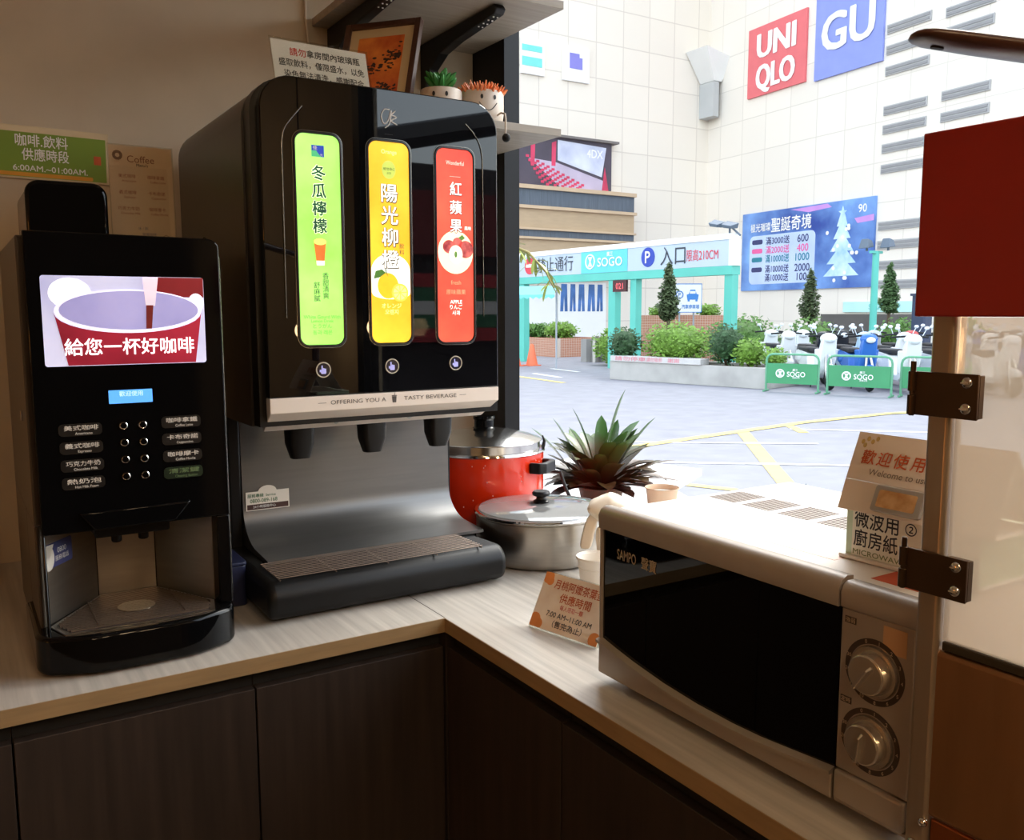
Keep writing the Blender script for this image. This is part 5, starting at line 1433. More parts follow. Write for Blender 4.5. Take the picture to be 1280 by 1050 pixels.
for k in range(5):
    zz = 2.3 + 0.62 * k; w_ = 1.15 - 0.2 * k
    tm.sheet(FR, [(10.95 - w_, zz), (10.95 + w_, zz), (10.95, zz + 1.0)], 0.124, 0.134 + 0.003 * k)
tm.sheet(FR, [(10.95 + (0.28 if i % 2 == 0 else 0.12) * math.sin(i * math.pi / 5), 5.45 + (0.28 if i % 2 == 0 else 0.12) * math.cos(i * math.pi / 5)) for i in range(10)], 0.12, 0.15)
tm.build('fir_tree_print', mat('ice blue print', (176, 222, 246), 0.5, noise=(1.5, 0.2), col2=(226, 244, 254)), p, smooth=False)
rnd = random.Random(3)
bm_ = MB()
for k in range(16):
    bm_.sheet(FR, ell(10.95 + rnd.uniform(-1.0, 1.0), rnd.uniform(2.0, 5.0), 0.10, 0.10, 10), 0.14, 0.150 + k * 0.0004)
bm_.build('bauble_print', M_sw, p, smooth=False)

t, p = sign('low_wall_sign', 'long pale teal and white sign low on the side wall behind the scooters', 'sign', FR, 11.2, 15.9, 0.48, 0.99, mat('pale teal sign', (190, 232, 224), 0.5, noise=(1.2, 0.06)))
lettering([('SOGO', 13.3, 0.74, 0.34), ('P', 14.6, 0.74, 0.34)], FR, mat('teal sign ink', (90, 190, 190), 0.5, noise=(2, 0.04)), p, d=0.14, bold=True)
structure(MB().plate(FR, 9.8, 16.2, -1.0, 0.38, d0=0.005, d1=0.2), 'wall_base', mat('dark base wall', (92, 88, 84), 0.7, noise=(1, 0.1)))

# posters and cinema billboard on the far wall
t, p = sign('poster', 'small white and teal poster high on the far wall beside the window post', 'poster', FL, -13.55, -12.08, 12.9, 14.68, M_sw)
MB().plate(FL, -13.5, -12.25, 13.3, 13.75, d0=0.122, d1=0.14).plate(FL, -13.5, -12.25, 14.05, 14.35, d0=0.122, d1=0.14).build('teal_band', mat('teal poster print', (120, 216, 206), 0.5, noise=(1, 0.05)), p, smooth=False)
t, p = sign('poster', 'small white poster with a lavender square high on the far wall', 'poster', FL, -10.9, -9.12, 12.9, 14.7, M_sw)
MB().sheet(FL, [(-10.45, 13.55), (-9.6, 13.55), (-9.6, 14.15), (-9.8, 14.15), (-9.8, 14.35), (-10.45, 14.35)], 0.122, 0.14).build('square_print', mat('lavender print', (134, 130, 206), 0.5, noise=(1, 0.05)), p, smooth=False)
t, p = sign('billboard', 'cinema billboard of red seats facing a bright screen on the far wall', 'billboard', FL, -13.9, -7.66, 7.08, 9.80, mat('dark cinema print', (78, 70, 82), 0.5, noise=(1, 0.15)), d=0.3)
MB().sheet(FL, [(-11.35, 8.62), (-8.35, 7.95), (-8.05, 9.55), (-11.35, 9.68)], 0.302, 0.32).build('screen_print', mat('pale screen print', (196, 200, 224), 0.5, noise=(0.7, 0.14), col2=(230, 232, 244)), p, smooth=False)
MB().sheet(FL, [(-11.45, 8.5), (-8.2, 7.75), (-7.95, 7.1), (-11.0, 7.1), (-13.2, 8.6)], 0.302, 0.31).build('floor_print', mat('pale aisle print', (190, 176, 196), 0.5, noise=(1, 0.1)), p, smooth=False)
sm = MB()
rnd = random.Random(6)
for r_ in range(7):
    for k in range(12):
        a = -13.4 + k * 0.33 + r_ * 0.16
        z = 8.62 - k * 0.115 - r_ * 0.21
        if z > 7.15 and a < -8.9:
            sm.plate(FL, a, a + 0.20, z, z + 0.13, d0=0.31, d1=0.322 + 0.0008 * r_)
for a in (-13.1, -11.75):
    sm.sheet(FL, [(a, 8.3), (a + 0.25, 8.3), (a + 0.3, 9.6), (a + 0.02, 9.5)], 0.31, 0.325)
sm.sheet(FL, [(-8.35, 7.1), (-7.85, 7.1), (-8.0, 7.8), (-8.15, 8.5), (-8.25, 7.8)], 0.31, 0.325)
sm.build('seat_print', mat('red seat print', (206, 62, 96), 0.5, noise=(2, 0.2)), p, smooth=False)
lettering([('4DX', -8.85, 9.15, 0.62, {'w': 1.1})], FL, M_sw, p, d=0.33, bold=True)
MB().box(CX - 14.0, CX - 7.3, CY - 0.55, CY - 0.02, 9.80, 9.92).build('billboard_cap', mat('billboard cap', (120, 112, 108), 0.6, noise=(1, 0.05)), t, smooth=False)

t = thing('annex_front', 'tan and slate banded annex front under the cinema billboard', 'building', (CX - 10, CY - 0.8, 4.3))
M_tan = mat('tan cladding', (186, 160, 128), 0.7, noise=(1.5, 0.06), stretch=(1, 1, 6))
M_slate = mat('slate corrugated cladding', (92, 100, 110), 0.6, noise=(8, 0.25), stretch=(4, 1, 0.1))
MB().box(CX - 15, CX - 6.72, CY - 1.2, CY - 0.02, 4.88, 5.86).box(CX - 15, CX - 6.72, CY - 1.2, CY - 0.02, 2.6, 4.30).build('tan_band', M_tan, t, smooth=False)
MB().box(CX - 15, CX - 6.72, CY - 1.2, CY - 0.02, 6.02, 6.86).box(CX - 15, CX - 6.72, CY - 1.2, CY - 0.02, 4.42, 4.78).build('slate_band', M_slate, t, smooth=False)
MB().box(CX - 15, CX - 6.66, CY - 1.35, CY - 0.02, 6.86, 7.06).box(CX - 15, CX - 6.62, CY - 1.35, CY - 0.02, 5.86, 6.02).box(CX - 15, CX - 6.66, CY - 1.35, CY - 0.02, 4.78, 4.88).box(CX - 15, CX - 6.66, CY - 1.35, CY - 0.02, 4.30, 4.42).build('ledge', mat('tan ledge', (202, 174, 142), 0.6, noise=(1.5, 0.05)), t, smooth=False)

t = thing('wall_light', 'large pale wedge-shaped light fitting in the corner of the store walls', 'light', (CX - 0.4, CY - 1.2, 11.9))
M_pale = mat('pale metal', (238, 236, 232), 0.4, noise=(1, 0.03))
MB().add([(CX - 2.0, CY - 1.8, 15.6), (CX + 0.2, CY - 1.8, 15.2), (CX - 0.2, CY - 1.2, 13.95), (CX - 0.8, CY - 1.2, 13.95), (CX - 2.0, CY - 0.05, 15.6), (CX + 0.0, CY - 0.05, 15.2), (CX - 0.2, CY - 0.05, 13.95), (CX - 0.8, CY - 0.05, 13.95)],
         [(0, 1, 2, 3), (4, 5, 6, 7), (0, 1, 5, 4), (1, 2, 6, 5), (2, 3, 7, 6), (3, 0, 4, 7)]).build('reflector', M_pale, t, smooth=False)
MB().box(CX - 0.82, CX - 0.42, CY - 1.2, CY - 0.02, 11.95, 13.92).box(CX - 0.40, CX - 0.18, CY - 1.0, CY - 0.02, 11.95, 13.92).build('housing', mat('grey metal', (186, 186, 184), 0.4, noise=(1, 0.05)), t, smooth=False)

t, p = sign('billboard', 'white billboard of legs in blue jeans at street level on the far wall', 'billboard', FL, -11.15, -7.80, -0.9, 2.16, M_sw)
jm = MB()
for k, (a, w_) in enumerate(((-10.75, 0.32), (-10.15, 0.26), (-9.55, 0.30), (-8.85, 0.34), (-8.25, 0.28))):
    jm.sheet(FL, [(a - w_ * 0.6, 2.05), (a + w_ * 0.6, 2.05), (a + w_ * 0.75, 0.55), (a + w_ * 0.15, 0.55), (a, 1.5), (a - w_ * 0.2, 0.55), (a - w_ * 0.8, 0.55)], 0.122, 0.14)
jm.build('jeans_print', mat('denim print', (70, 110, 168), 0.5, noise=(1.2, 0.5)), p, smooth=False)
t, p = sign('hoarding', 'blank white hoarding panel at street level beside the jeans billboard', 'panel', FL, -13.9, -11.25, -0.9, 1.82, M_sw)

# parking entrance gantry
gp_ = Vector((14.69, 13.51, 0)); gu = Vector((0.0318, -0.9995, 0)); gn = gu.cross(Z1)
FG = (gp_, gu, Z1)
t = thing('parking_gantry', 'teal parking entrance gantry carrying a long white sign with blue P symbol', 'gantry', (14.6, 17.5, GZ))
M_teal = mat('teal paint', (92, 188, 172), 0.45, noise=(2, 0.05))
def gbox(mb, s0, s1, d0, d1, z0, z1):
    pts = [gp_ - gu * s for s in (s0, s1)]
    q = [pts[0] + gn * d0, pts[1] + gn * d0, pts[1] + gn * d1, pts[0] + gn * d1]
    return mb.prism([(p.x, p.y) for p in q], 'z', z0, z1)
gbox(MB(), -0.12, 9.6, -0.14, 0.14, 1.37, 1.575).build('beam', M_teal, t, smooth=False)
for s0, s1 in ((-0.11, 0.13), (3.16, 3.38), (3.98, 4.26), (8.25, 8.52)):
    gbox(MB(), s0, s1, -0.1, 0.1, GZ + 0.0005, 1.369).build('post', M_teal, t, smooth=False)
M_sgn = mat('sign grey white', (184, 196, 210), 0.5, noise=(1, 0.03))
sb = gbox(MB(), -0.02, 9.6, -0.10, 0.145, 1.576, 2.17).build('sign_box', M_sgn, t, smooth=False)
cap = MB()
P_ = [(-0.14, 2.17), (0.17, 2.17), (0.17, 2.24), (0.10, 2.31), (-0.08, 2.31), (-0.14, 2.24)]
vs = []
for s in (-0.1, 9.6):
    for d_, z in P_:
        v = gp_ - gu * s + gn * d_; vs.append((v.x, v.y, z))
cap.add(vs, [(0, 1, 2, 3, 4, 5), (6, 7, 8, 9, 10, 11)] + [(i, (i + 1) % 6, 6 + (i + 1) % 6, 6 + i) for i in range(6)])
cap.build('sign_cap', mat('white cap', (236, 238, 238), 0.4, noise=(1, 0.02)), t, smooth=False)
gbox(MB(), -0.16, -0.02, -0.10, 0.145, 1.576, 2.17).build('sign_end', mat('white cap', (236, 238, 238)), t, smooth=False)
FGs = (gp_ + gn * 0.146, gu, Z1)
MB().plate(FGs, -5.38, -3.45, 1.58, 2.165, d0=0, d1=0.01).build('teal_panel', mat('bright teal panel', (98, 200, 206), 0.5, noise=(1, 0.04)), sb, smooth=False)
MB().sheet(FGs, ell(-2.67, 1.90, 0.245, 0.245), 0, 0.012).build('parking_disc', mat('blue disc', (40, 66, 168), 0.5, noise=(2, 0.04)), sb, smooth=False)
MB().sheet(FGs, ell(-7.88, 1.90, 0.25, 0.25), 0, 0.012).build('no_entry_disc', mat('red disc', (214, 62, 76), 0.5, noise=(2, 0.04)), sb, smooth=False)
em = MB()
em.plate(FGs, -8.05, -7.71, 1.86, 1.95, d0=0.012, d1=0.02)
for i in range(32):
    pass
em.tube([FGs[0] + gu * (-4.98 + 0.19 * math.cos(i * 0.3927)) + Z1 * (1.89 + 0.19 * math.sin(i * 0.3927)) + gn * 0.014 for i in range(16)], 0.022, 6, True)
em.sheet(FGs, [(-5.07, 2.02), (-4.89, 2.02), (-4.96, 1.89), (-4.89, 1.76), (-5.07, 1.76), (-5.0, 1.89)], 0.01, 0.02)
em.build('emblem', M_sw, sb, smooth=False)
lettering([('P', -2.67, 1.90, 0.42, {'bold': True}), ('SOGO', -4.15, 1.86, 0.33, {'w': 1.02}), ('廣三', -4.15, 2.06, 0.13)], FGs, M_sw, sb, 'white_lettering', d=0.022, bold=True)
lettering([('禁止通行', -6.62, 1.88, 0.46, {'w': 1.75}), ('入口', -1.78, 1.88, 0.50, {'w': 0.86})], FGs, mat('charcoal sign ink', (52, 56, 66), 0.5, noise=(2, 0.04)), sb, d=0.012)
lettering([('限高210CM', -0.80, 1.85, 0.30, {'w': 1.02})], FGs, mat('red sign ink', (216, 60, 76), 0.5, noise=(2, 0.04)), sb, 'red_lettering', d=0.012)
t, p = sign('number_display', 'small red digital number display hanging under the gantry beam', 'display', FGs, -3.96, -3.42, 1.05, 1.355, mat('dark red display', (70, 16, 24), 0.4, noise=(2, 0.05)), d=0.06)
lettering([('021', -3.69, 1.20, 0.22)], FGs, mat('red digits', (236, 90, 96), 0.4, emit=0.5, noise=(2, 0.03)), p, 'digits', d=0.066, bold=True)
t = thing('flood_light', 'pair of grey floodlights on top of the gantry\'s right end', 'light', tuple(gp_ + Z1 * 2.31))
c0 = gp_ + gu * -0.1 + Z1 * 2.312
M_fl = mat('grey blue metal', (96, 108, 122), 0.5, noise=(3, 0.08))
MB().cyl(c0, c0 + Z1 * 0.20, 0.025, n=10).tube([c0 + Z1 * 0.18 - gu * 0.3, c0 + Z1 * 0.18, c0 + gu * 0.32 - Z1 * 0.06], 0.025, 8).build('mount', M_fl, t)
for s, z in ((-0.28, 0.26), (0.12, 0.20)):
    h = c0 + gu * s + Z1 * z
    MB().add([h + gu * a + gn * b + Z1 * c for a, b, c in ((-0.2, 0.0, 0.10), (0.16, 0.0, 0.02), (0.12, 0.25, -0.06), (-0.16, 0.25, 0.0), (-0.18, 0, -0.04), (0.12, 0, -0.10), (0.10, 0.22, -0.12), (-0.14, 0.22, -0.08))],
             [(0, 1, 2, 3), (4, 5, 6, 7), (0, 1, 5, 4), (1, 2, 6, 5), (2, 3, 7, 6), (3, 0, 4, 7)]).build('lamp_head', M_fl, t, smooth=False, bevel=0.01)

t = thing('lamp_post', 'teal lamp post with two dark floodlights in front of the poster board', 'lamp post', (18.75, 12.65, GZ))
MB().cyl((18.75, 12.65, GZ + 0.0005), (18.75, 12.65, 1.98), 0.09, 0.08, n=14).box(18.55, 18.95, 12.60, 12.70, 1.94, 2.00).build('pole', M_teal, t, smooth=False)
for dx, dy in ((-0.12, 0.18), (0.16, -0.22)):
    x, y = 18.75 + dx, 12.65 + dy
    MB().box(x - 0.02, x + 0.02, y - 0.02, y + 0.02, 2.0005, 2.10).build('mount', M_fl, t, smooth=False)
    MB().add([(x - 0.16, y - 0.14, 2.06), (x + 0.10, y - 0.14, 2.10), (x + 0.10, y + 0.14, 2.10), (x - 0.16, y + 0.14, 2.06), (x - 0.10, y - 0.10, 2.30), (x + 0.06, y - 0.10, 2.26), (x + 0.06, y + 0.10, 2.26), (x - 0.10, y + 0.10, 2.30)],
             [(0, 1, 2, 3), (4, 5, 6, 7), (0, 1, 5, 4), (1, 2, 6, 5), (2, 3, 7, 6), (3, 0, 4, 7)]).build('lamp_head', M_fl, t, smooth=False, bevel=0.02)

FC = (Vector((17.0, 17.38, 0)), Vector((0.845, -0.534, 0)), Z1)
t = thing('car_park_sign', 'white car park sign with a blue car symbol behind the dark conifer', 'sign', (17.0, 17.38, GZ))
p = MB().plate(FC, -0.38, 0.38, 0.52, 1.29, d0=-0.04, d1=0).build('panel', M_sw, t, smooth=False)
M_blue = mat('blue sign ink', (66, 132, 206), 0.5, noise=(2, 0.04))
cs = MB()
cs.sheet(FC, [(-0.02, 0.86), (0.28, 0.86), (0.30, 1.0), (0.24, 1.02), (0.20, 1.14), (0.06, 1.14), (0.02, 1.02), (-0.04, 1.0)], 0, 0.006)
cs.plate(FC, -0.01, 0.05, 0.81, 0.87, d0=0, d1=0.005).plate(FC, 0.21, 0.27, 0.81, 0.87, d0=0, d1=0.005)
cs.tube([FC[0] + FC[1] * (-0.24 + 0.10 * math.cos(i * 0.3927)) + Z1 * (1.0 + 0.10 * math.sin(i * 0.3927)) + Vector((-0.5, -0.8, 0)) * 0.004 for i in range(16)], 0.015, 6, True)
cs.build('car_symbol', M_blue, p, smooth=False)
MB().plate(FC, 0.05, 0.21, 1.03, 1.10, d0=0.006, d1=0.008).build('car_window', M_sw, p, smooth=False)
lettering([('汽車停車場', 0.07, 0.66, 0.13, {'w': 0.5}), ('P', -0.24, 1.0, 0.14)], FC, M_blue, p, d=0.008, bold=True)
ed = MB()
for a in ((-0.39, 0.39, 0.50, 0.52), (-0.39, 0.39, 1.29, 1.31), (-0.39, -0.375, 0.5, 1.31), (0.375, 0.39, 0.5, 1.31)):
    ed.plate(FC, *a, d0=-0.045, d1=0.006)
ed.build('sign_edge', M_blue, p, smooth=False)
for s in (-0.22, 0.18):
    c0 = FC[0] + FC[1] * s + Vector((0.53, 0.84, 0)) * 0.07
    MB().cyl((c0.x, c0.y, GZ + 0.0005), (c0.x, c0.y, 1.2), 0.025, n=10).build('post', mat('grey post', (160, 164, 170), 0.4, noise=(3, 0.05)), t)

# brick beds
M_brick = brick_mat('red brick bed', (186, 122, 92), (206, 190, 176), 6.0, 0.6, 0.3, 0.8, 0.03, 'y', 0.12)
M_brickx = brick_mat('red brick bed along x', (186, 122, 92), (206, 190, 176), 6.0, 0.6, 0.3, 0.8, 0.03, 'x', 0.12)
M_soil = mat('soil', (70, 54, 40), 0.9, noise=(6, 0.2))
def bed(label, x0, x1, y0, y1, z1):
    t = thing('brick_planter', label, 'planter', ((x0 + x1) / 2, (y0 + y1) / 2, GZ))
    m = MB()
    w = 0.14
    m.box(x0, x0 + w, y0, y1, GZ + 0.0005, z1).box(x1 - w, x1, y0, y1, GZ + 0.0005, z1)
    m.build('brick_wall', M_brick, t, smooth=False)
    MB().box(x0 + w, x1 - w, y0, y0 + w, GZ + 0.0005, z1).box(x0 + w, x1 - w, y1 - w, y1, GZ + 0.0005, z1).build('brick_end', M_brickx, t, smooth=False)
    MB().box(x0 + w, x1 - w, y0 + w, y1 - w, GZ + 0.0005, z1 - 0.06).build('soil', M_soil, t, smooth=False)
bed('red brick planter bed under the car park sign', 16.9, 19.2, 17.75, 19.6, 0.42)
bed('low red brick planter bed behind the traffic cones', 16.6, 18.4, 23.2, 26.4, -0.36)

# greenery
M_bush = [mat('bush light green', (114, 150, 54), 0.6, noise=(8, 0.3)), mat('bush mid green', (88, 126, 52), 0.6, noise=(8, 0.3)), mat('bush dark green', (52, 84, 46), 0.65, noise=(8, 0.3)), mat('conifer green', (84, 98, 62), 0.7, noise=(8, 0.3))]
def clump(mb, c, r, n, s, rnd):
    for k in range(n):
        while True:
            p = Vector((rnd.uniform(-1, 1), rnd.uniform(-1, 1), rnd.uniform(-1, 1)))
            if 0.35 < p.length < 1.0: break
        f = 1 + 0.12 * math.sin(p.x * 7 + p.y * 5)
        q = Vector((c[0] + p.x * r[0] * f, c[1] + p.y * r[1] * f, c[2] + p.z * r[2] * f))
        a = Vector((rnd.gauss(0, 1), rnd.gauss(0, 1), rnd.gauss(0, 1))).normalized()
        b = a.orthogonal().normalized()
        l = s * rnd.uniform(0.6, 1.3)
        mb.add([q - a * l, q + b * l * 0.5, q + a * l, q - b * l * 0.5], [(0, 1, 2, 3)])
def bush(label, c, r, m, n=900, s=0.055, seed=1, group=None, stem=0.0):
    rnd = random.Random(seed)
    t = thing('bush', label, 'bush', (c[0], c[1], c[2] - r[2] - stem), group=group)
    mb = MB().ball(c, (r[0] * 0.72, r[1] * 0.72, r[2] * 0.74), 14, 9)
    clump(mb, c, r, n, s, rnd)
    mb.build('foliage', m, t, smooth=False)
    st_ = MB()
    for k in range(5):
        a = 1.2566 * k
        st_.tube([(c[0], c[1], c[2] - r[2] - stem), (c[0] + 0.2 * r[0] * math.cos(a), c[1] + 0.2 * r[1] * math.sin(a), c[2] - r[2] * 0.6), (c[0] + 0.55 * r[0] * math.cos(a), c[1] + 0.55 * r[1] * math.sin(a), c[2])], 0.018, 6)
    st_.build('stem', mat('woody stem', (96, 78, 58), 0.8, noise=(10, 0.2)), t)
    return t
# concrete planter with the bench top
t = thing('concrete_planter', 'long grey concrete planter with a bench slab and faint red lettering', 'planter', (12.9, 12.5, GZ))
A_, B_ = Vector((11.99, 14.58, 0)), Vector((12.82, 10.74, 0))
pu = (B_ - A_).normalized(); pn = pu.cross(Z1); Lp = (B_ - A_).length
M_conc = mat('weathered concrete', (176, 172, 166), 0.85, noise=(2.2, 0.16), detail=8)
def pbox(mb, s0, s1, d0, d1, z0, z1):
    q = [A_ + pu * s0 + pn * d0, A_ + pu * s1 + pn * d0, A_ + pu * s1 + pn * d1, A_ + pu * s0 + pn * d1]
    return mb.prism([(p.x, p.y) for p in q], 'z', z0, z1)
w_ = MB()
pbox(w_, 0, Lp, -0.18, 0, GZ + 0.0005, GZ + 0.42)
pbox(w_, 0, Lp, -1.40, -1.22, GZ + 0.0005, GZ + 0.42)
pbox(w_, 0, 0.18, -1.22, -0.18, GZ + 0.0005, GZ + 0.42)
pbox(w_, Lp - 0.18, Lp, -1.22, -0.18, GZ + 0.0005, GZ + 0.42)
w_.build('planter_wall', M_conc, t, smooth=False, bevel=0.01)
pbox(MB(), 0.18, Lp - 0.18, -1.22, -0.18, GZ + 0.0005, GZ + 0.36).build('soil', M_soil, t, smooth=False)
slab = pbox(MB(), 0.05, 2.45, -0.28, 0.05, GZ + 0.4205, GZ + 0.545).build('bench_slab', mat('pale concrete slab', (196, 192, 188), 0.8, noise=(3, 0.1)), t, smooth=False, bevel=0.01)
FP = (A_ + pn * 0.051, pu, Z1)
lettering([('請勿停車', 0.62, GZ + 0.485, 0.105, {'w': 0.85}), ('請勿吸菸', 1.28, GZ + 0.485, 0.105, {'w': 0.42}), ('謝謝', 1.78, GZ + 0.485, 0.105, {'w': 0.3})], FP, mat('faded red lettering', (214, 104, 122), 0.7, noise=(3, 0.08)), slab, d=0.002)
bush('round dark green bush at the left end of the concrete planter', (12.35, 14.50, -0.20), (0.42, 0.40, 0.40), M_bush[2], 1000, 0.05, 2, stem=0.03)
bush('wide light green bush along the middle of the concrete planter', (12.85, 13.32, -0.16), (0.52, 0.98, 0.45), M_bush[0], 2800, 0.05, 3, stem=0.03)
bush('smaller dark green bush between the wide bush and the bright one', (13.05, 12.00, -0.16), (0.42, 0.36, 0.44), M_bush[2], 900, 0.05, 4, stem=0.03)
bush('bright yellow-green bush near the right end of the concrete planter', (13.10, 11.42, -0.30), (0.36, 0.34, 0.30), M_bush[0], 1000, 0.05, 5, stem=0.03)
bush('low yellow-green bush at the right end of the concrete planter, touching the green barrier', (13.30, 10.95, -0.40), (0.34, 0.19, 0.20), M_bush[0], 700, 0.045, 6, stem=0.03)
bush('broad mid green hedge bush behind the concrete planter', (17.2, 15.55, -0.28), (1.0, 1.15, 0.71), M_bush[1], 2200, 0.07, 7, stem=0.005)
bush('left hedge bush in the row behind the parked scooters', (19.3, 14.9, -0.32), (0.8, 0.8, 0.67), M_bush[1], 1500, 0.08, 8, 'hedge behind the scooters', stem=0.005)
bush('right hedge bush in the row behind the parked scooters', (20.9, 13.4, -0.34), (0.7, 0.72, 0.65), M_bush[1], 1500, 0.08, 9, 'hedge behind the scooters', stem=0.005)
bush('far right hedge bush beside the dark pillar', (21.6, 11.9, -0.32), (0.7, 0.68, 0.67), M_bush[0], 1300, 0.08, 10, 'hedge behind the scooters', stem=0.005)
bush('shrub at the left of the low brick bed', (17.4, 25.6, -0.15), (0.5, 0.7, 0.28), M_bush[1], 900, 0.08, 12, stem=0.0)
bush('shrub at the right of the low brick bed', (17.4, 24.1, -0.12), (0.5, 0.75, 0.30), M_bush[0], 900, 0.08, 13, stem=0.0)
bush('low shrub in the brick bed left of the car park sign', (17.5, 19.1, 0.52), (0.35, 0.35, 0.2), M_bush[0], 500, 0.06, 14, stem=0.0)
bush('low shrub in the brick bed right of the car park sign', (18.5, 18.1, 0.55), (0.4, 0.35, 0.2), M_bush[0], 500, 0.06, 15, stem=0.0)
bush('bush in front of the gantry\'s left middle post', (15.4, 18.6, -0.45), (0.6, 0.8, 0.5), M_bush[0], 1200, 0.07, 16, stem=0.045)
def tree(label, x, y, z0, z1, r, m, seed, lean=0.0):
    rnd = random.Random(seed)
    t = thing('tree', label, 'tree', (x, y, GZ))
    mb = MB()
    H = z1 - z0
    for k in range(26):
        q = k / 25
        rr = r * min(1.0, 0.55 + 3.0 * q) * (1 - q) ** 0.7 * 0.72 + 0.04
        a = rnd.uniform(0, 6.28); w0 = rnd.uniform(0.0, 0.42) * rr
        c = (x + lean * q + w0 * math.cos(a), y + w0 * math.sin(a), z0 + H * q * 0.95)
        clump(mb, c, (rr, rr, H * 0.075), int(60 + 170 * (1 - q)), 0.05, rnd)
    mb.build('foliage', m, t, smooth=False)
    MB().tube([(x, y, GZ + 0.0005), (x, y, (z0 + GZ) / 2), (x + 0.02, y, z0 + H * 0.3), (x + lean * 0.6, y, z0 + H * 0.8)], 0.05, 8, radii=[0.06, 0.05, 0.035, 0.012]).build('trunk', mat('tree bark', (92, 76, 60), 0.85, noise=(8, 0.2)), t)
tree('dark pointed conifer in front of the gantry sign', 13.75, 14.60, 0.40, 1.66, 0.34, M_bush[3], 21)
tree('brownish conifer in front of the blue poster board', 21.19, 16.59, 0.28, 1.78, 0.42, M_bush[3], 22)
tree('thin green conifer beside the teal lamp post', 21.80, 14.35, 0.55, 1.86, 0.36, mat('thin conifer green', (84, 112, 66), 0.7, noise=(8, 0.3)), 23)

# branch of yellow-green leaves near the window post
t = thing('arching_palm', 'arching yellow-green palm frond beside the window post', 'plant', (2.30, 4.02, GZ))
mb = MB()
stm = [Vector(p) for p in ((2.30, 4.02, GZ + 0.0005), (2.34, 4.0, 0.1), (2.42, 3.94, 0.75), (2.55, 3.86, 0.985), (2.66, 3.78, 0.93), (2.75, 3.70, 0.80), (2.80, 3.65, 0.66))]
MB().tube(stm, 0.012, 7, radii=[0.03, 0.025, 0.016, 0.012, 0.010, 0.007, 0.004]).build('stem', mat('palm stem', (150, 138, 84), 0.7, noise=(10, 0.15)), t)
rnd = random.Random(9)
for k in range(44):
    q = rnd.uniform(2.3, 5.99)
    i = int(q); p = stm[i].lerp(stm[i + 1], q - i)
    leaf(mb, p, rnd.uniform(0, 6.28), R(rnd.uniform(-50, 25)), rnd.uniform(0.09, 0.17), 0.012, R(40), 0.2, 6)
mb.build('foliage', leaf_mat('palm leaf', (150, 150, 60), (176, 170, 76), (150, 160, 70), -1, 1), t, ang=80)

# barriers, cones, bollard, pillar, awning
M_grn = mat('green barrier paint', (62, 146, 96), 0.45, noise=(3, 0.06))
M_grn2 = mat('green barrier rail', (98, 160, 124), 0.4, noise=(3, 0.06))
def barrier(label, a, b):
    A, B = Vector((a[0], a[1], GZ)), Vector((b[0], b[1], GZ))
    u = (B - A).normalized(); L_ = (B - A).length; n = u.cross(Z1)
    t = thing('crowd_barrier', label, 'barrier', tuple((A + B) / 2), group='green barriers in front of the scooters')
    m = MB()
    pts = [A + Z1 * 0.04, A + Z1 * 0.60] + [A + u * 0.12 * (1 - math.cos(R(q))) + Z1 * (0.60 + 0.12 * math.sin(R(q))) for q in (30, 60, 90)]
    pts += [B - u * 0.12 * (1 - math.cos(R(q))) + Z1 * (0.60 + 0.12 * math.sin(R(q))) for q in (90, 60, 30)] + [B + Z1 * 0.60, B + Z1 * 0.04]
    m.tube(pts, 0.022, 8)
    m.build('rail', M_grn2, t)
    F_ = (A + n * 0.018, u, Z1)
    p = MB().plate(F_, 0.02, L_ - 0.02, 0.16, 0.545, d0=-0.036, d1=0).build('panel', M_grn, t, smooth=False)
    c = L_ * 0.5
    e = MB()
    e.tube([F_[0] + u * (c - 0.22 + 0.072 * math.cos(i * 0.3927)) + Z1 * (0.355 + 0.072 * math.sin(i * 0.3927)) + n * 0.004 for i in range(16)], 0.014, 6, True)
    e.sheet(F_, [(c - 0.26, 0.40), (c - 0.18, 0.40), (c - 0.205, 0.355), (c - 0.18, 0.31), (c - 0.26, 0.31), (c - 0.235, 0.355)], 0, 0.006)
    e.build('emblem', M_sw, p, smooth=False)
    lettering([('SOGO', c + 0.08, 0.345, 0.135, {'w': 0.34}), ('廣三', c + 0.06, 0.425, 0.05), ('百貨公司', c + 0.08, 0.28, 0.035)], F_, M_sw, p, d=0.004, bold=True)
    for P in (A, B):
        MB().cyl(P - n * 0.16 + Z1 * 0.02, P + n * 0.16 + Z1 * 0.02, 0.019, n=8).build('foot', M_grn2, t)
barrier('green barrier nearest the concrete planter, leftmost of the three', (12.56, 10.49), (12.97, 9.60))
barrier('green barrier in the middle of the three in front of the scooters', (13.00, 9.42), (13.42, 8.38))
barrier('green barrier furthest right, half hidden behind the steel post', (13.66, 8.36), (14.10, 7.35))
for lab, x, y in (('orange traffic cone on the road, the right one beside the window post', 13.36, 19.85), ('orange traffic cone half hidden by the window post', 12.85, 19.95)):
    t = thing('traffic_cone', lab, 'cone', (x, y, GZ), group='orange traffic cones')
    M_cone = mat('orange cone', (240, 120, 80), 0.5, noise=(4, 0.05))
    MB().lathe([(0.17, 0.03), (0.06, 0.58), (0.03, 0.62), (0.001, 0.62)], (x, y, GZ), 20).build('cone', M_cone, t)
    MB().box(x - 0.19, x + 0.19, y - 0.19, y + 0.19, GZ + 0.0005, GZ + 0.03).build('base', M_cone, t, smooth=False)
t = thing('steel_bollard', 'shiny steel cylinder standing against a grey kerb block', 'bollard', (15.9, 20.2, GZ))
MB().cyl((15.88, 20.16, GZ + 0.0005), (15.88, 20.16, -0.20), 0.11, n=24).build('cylinder', M_steel, t)
t = thing('kerb_block', 'grey kerb block beside the shiny steel cylinder', 'block', (16.1, 20.3, GZ))
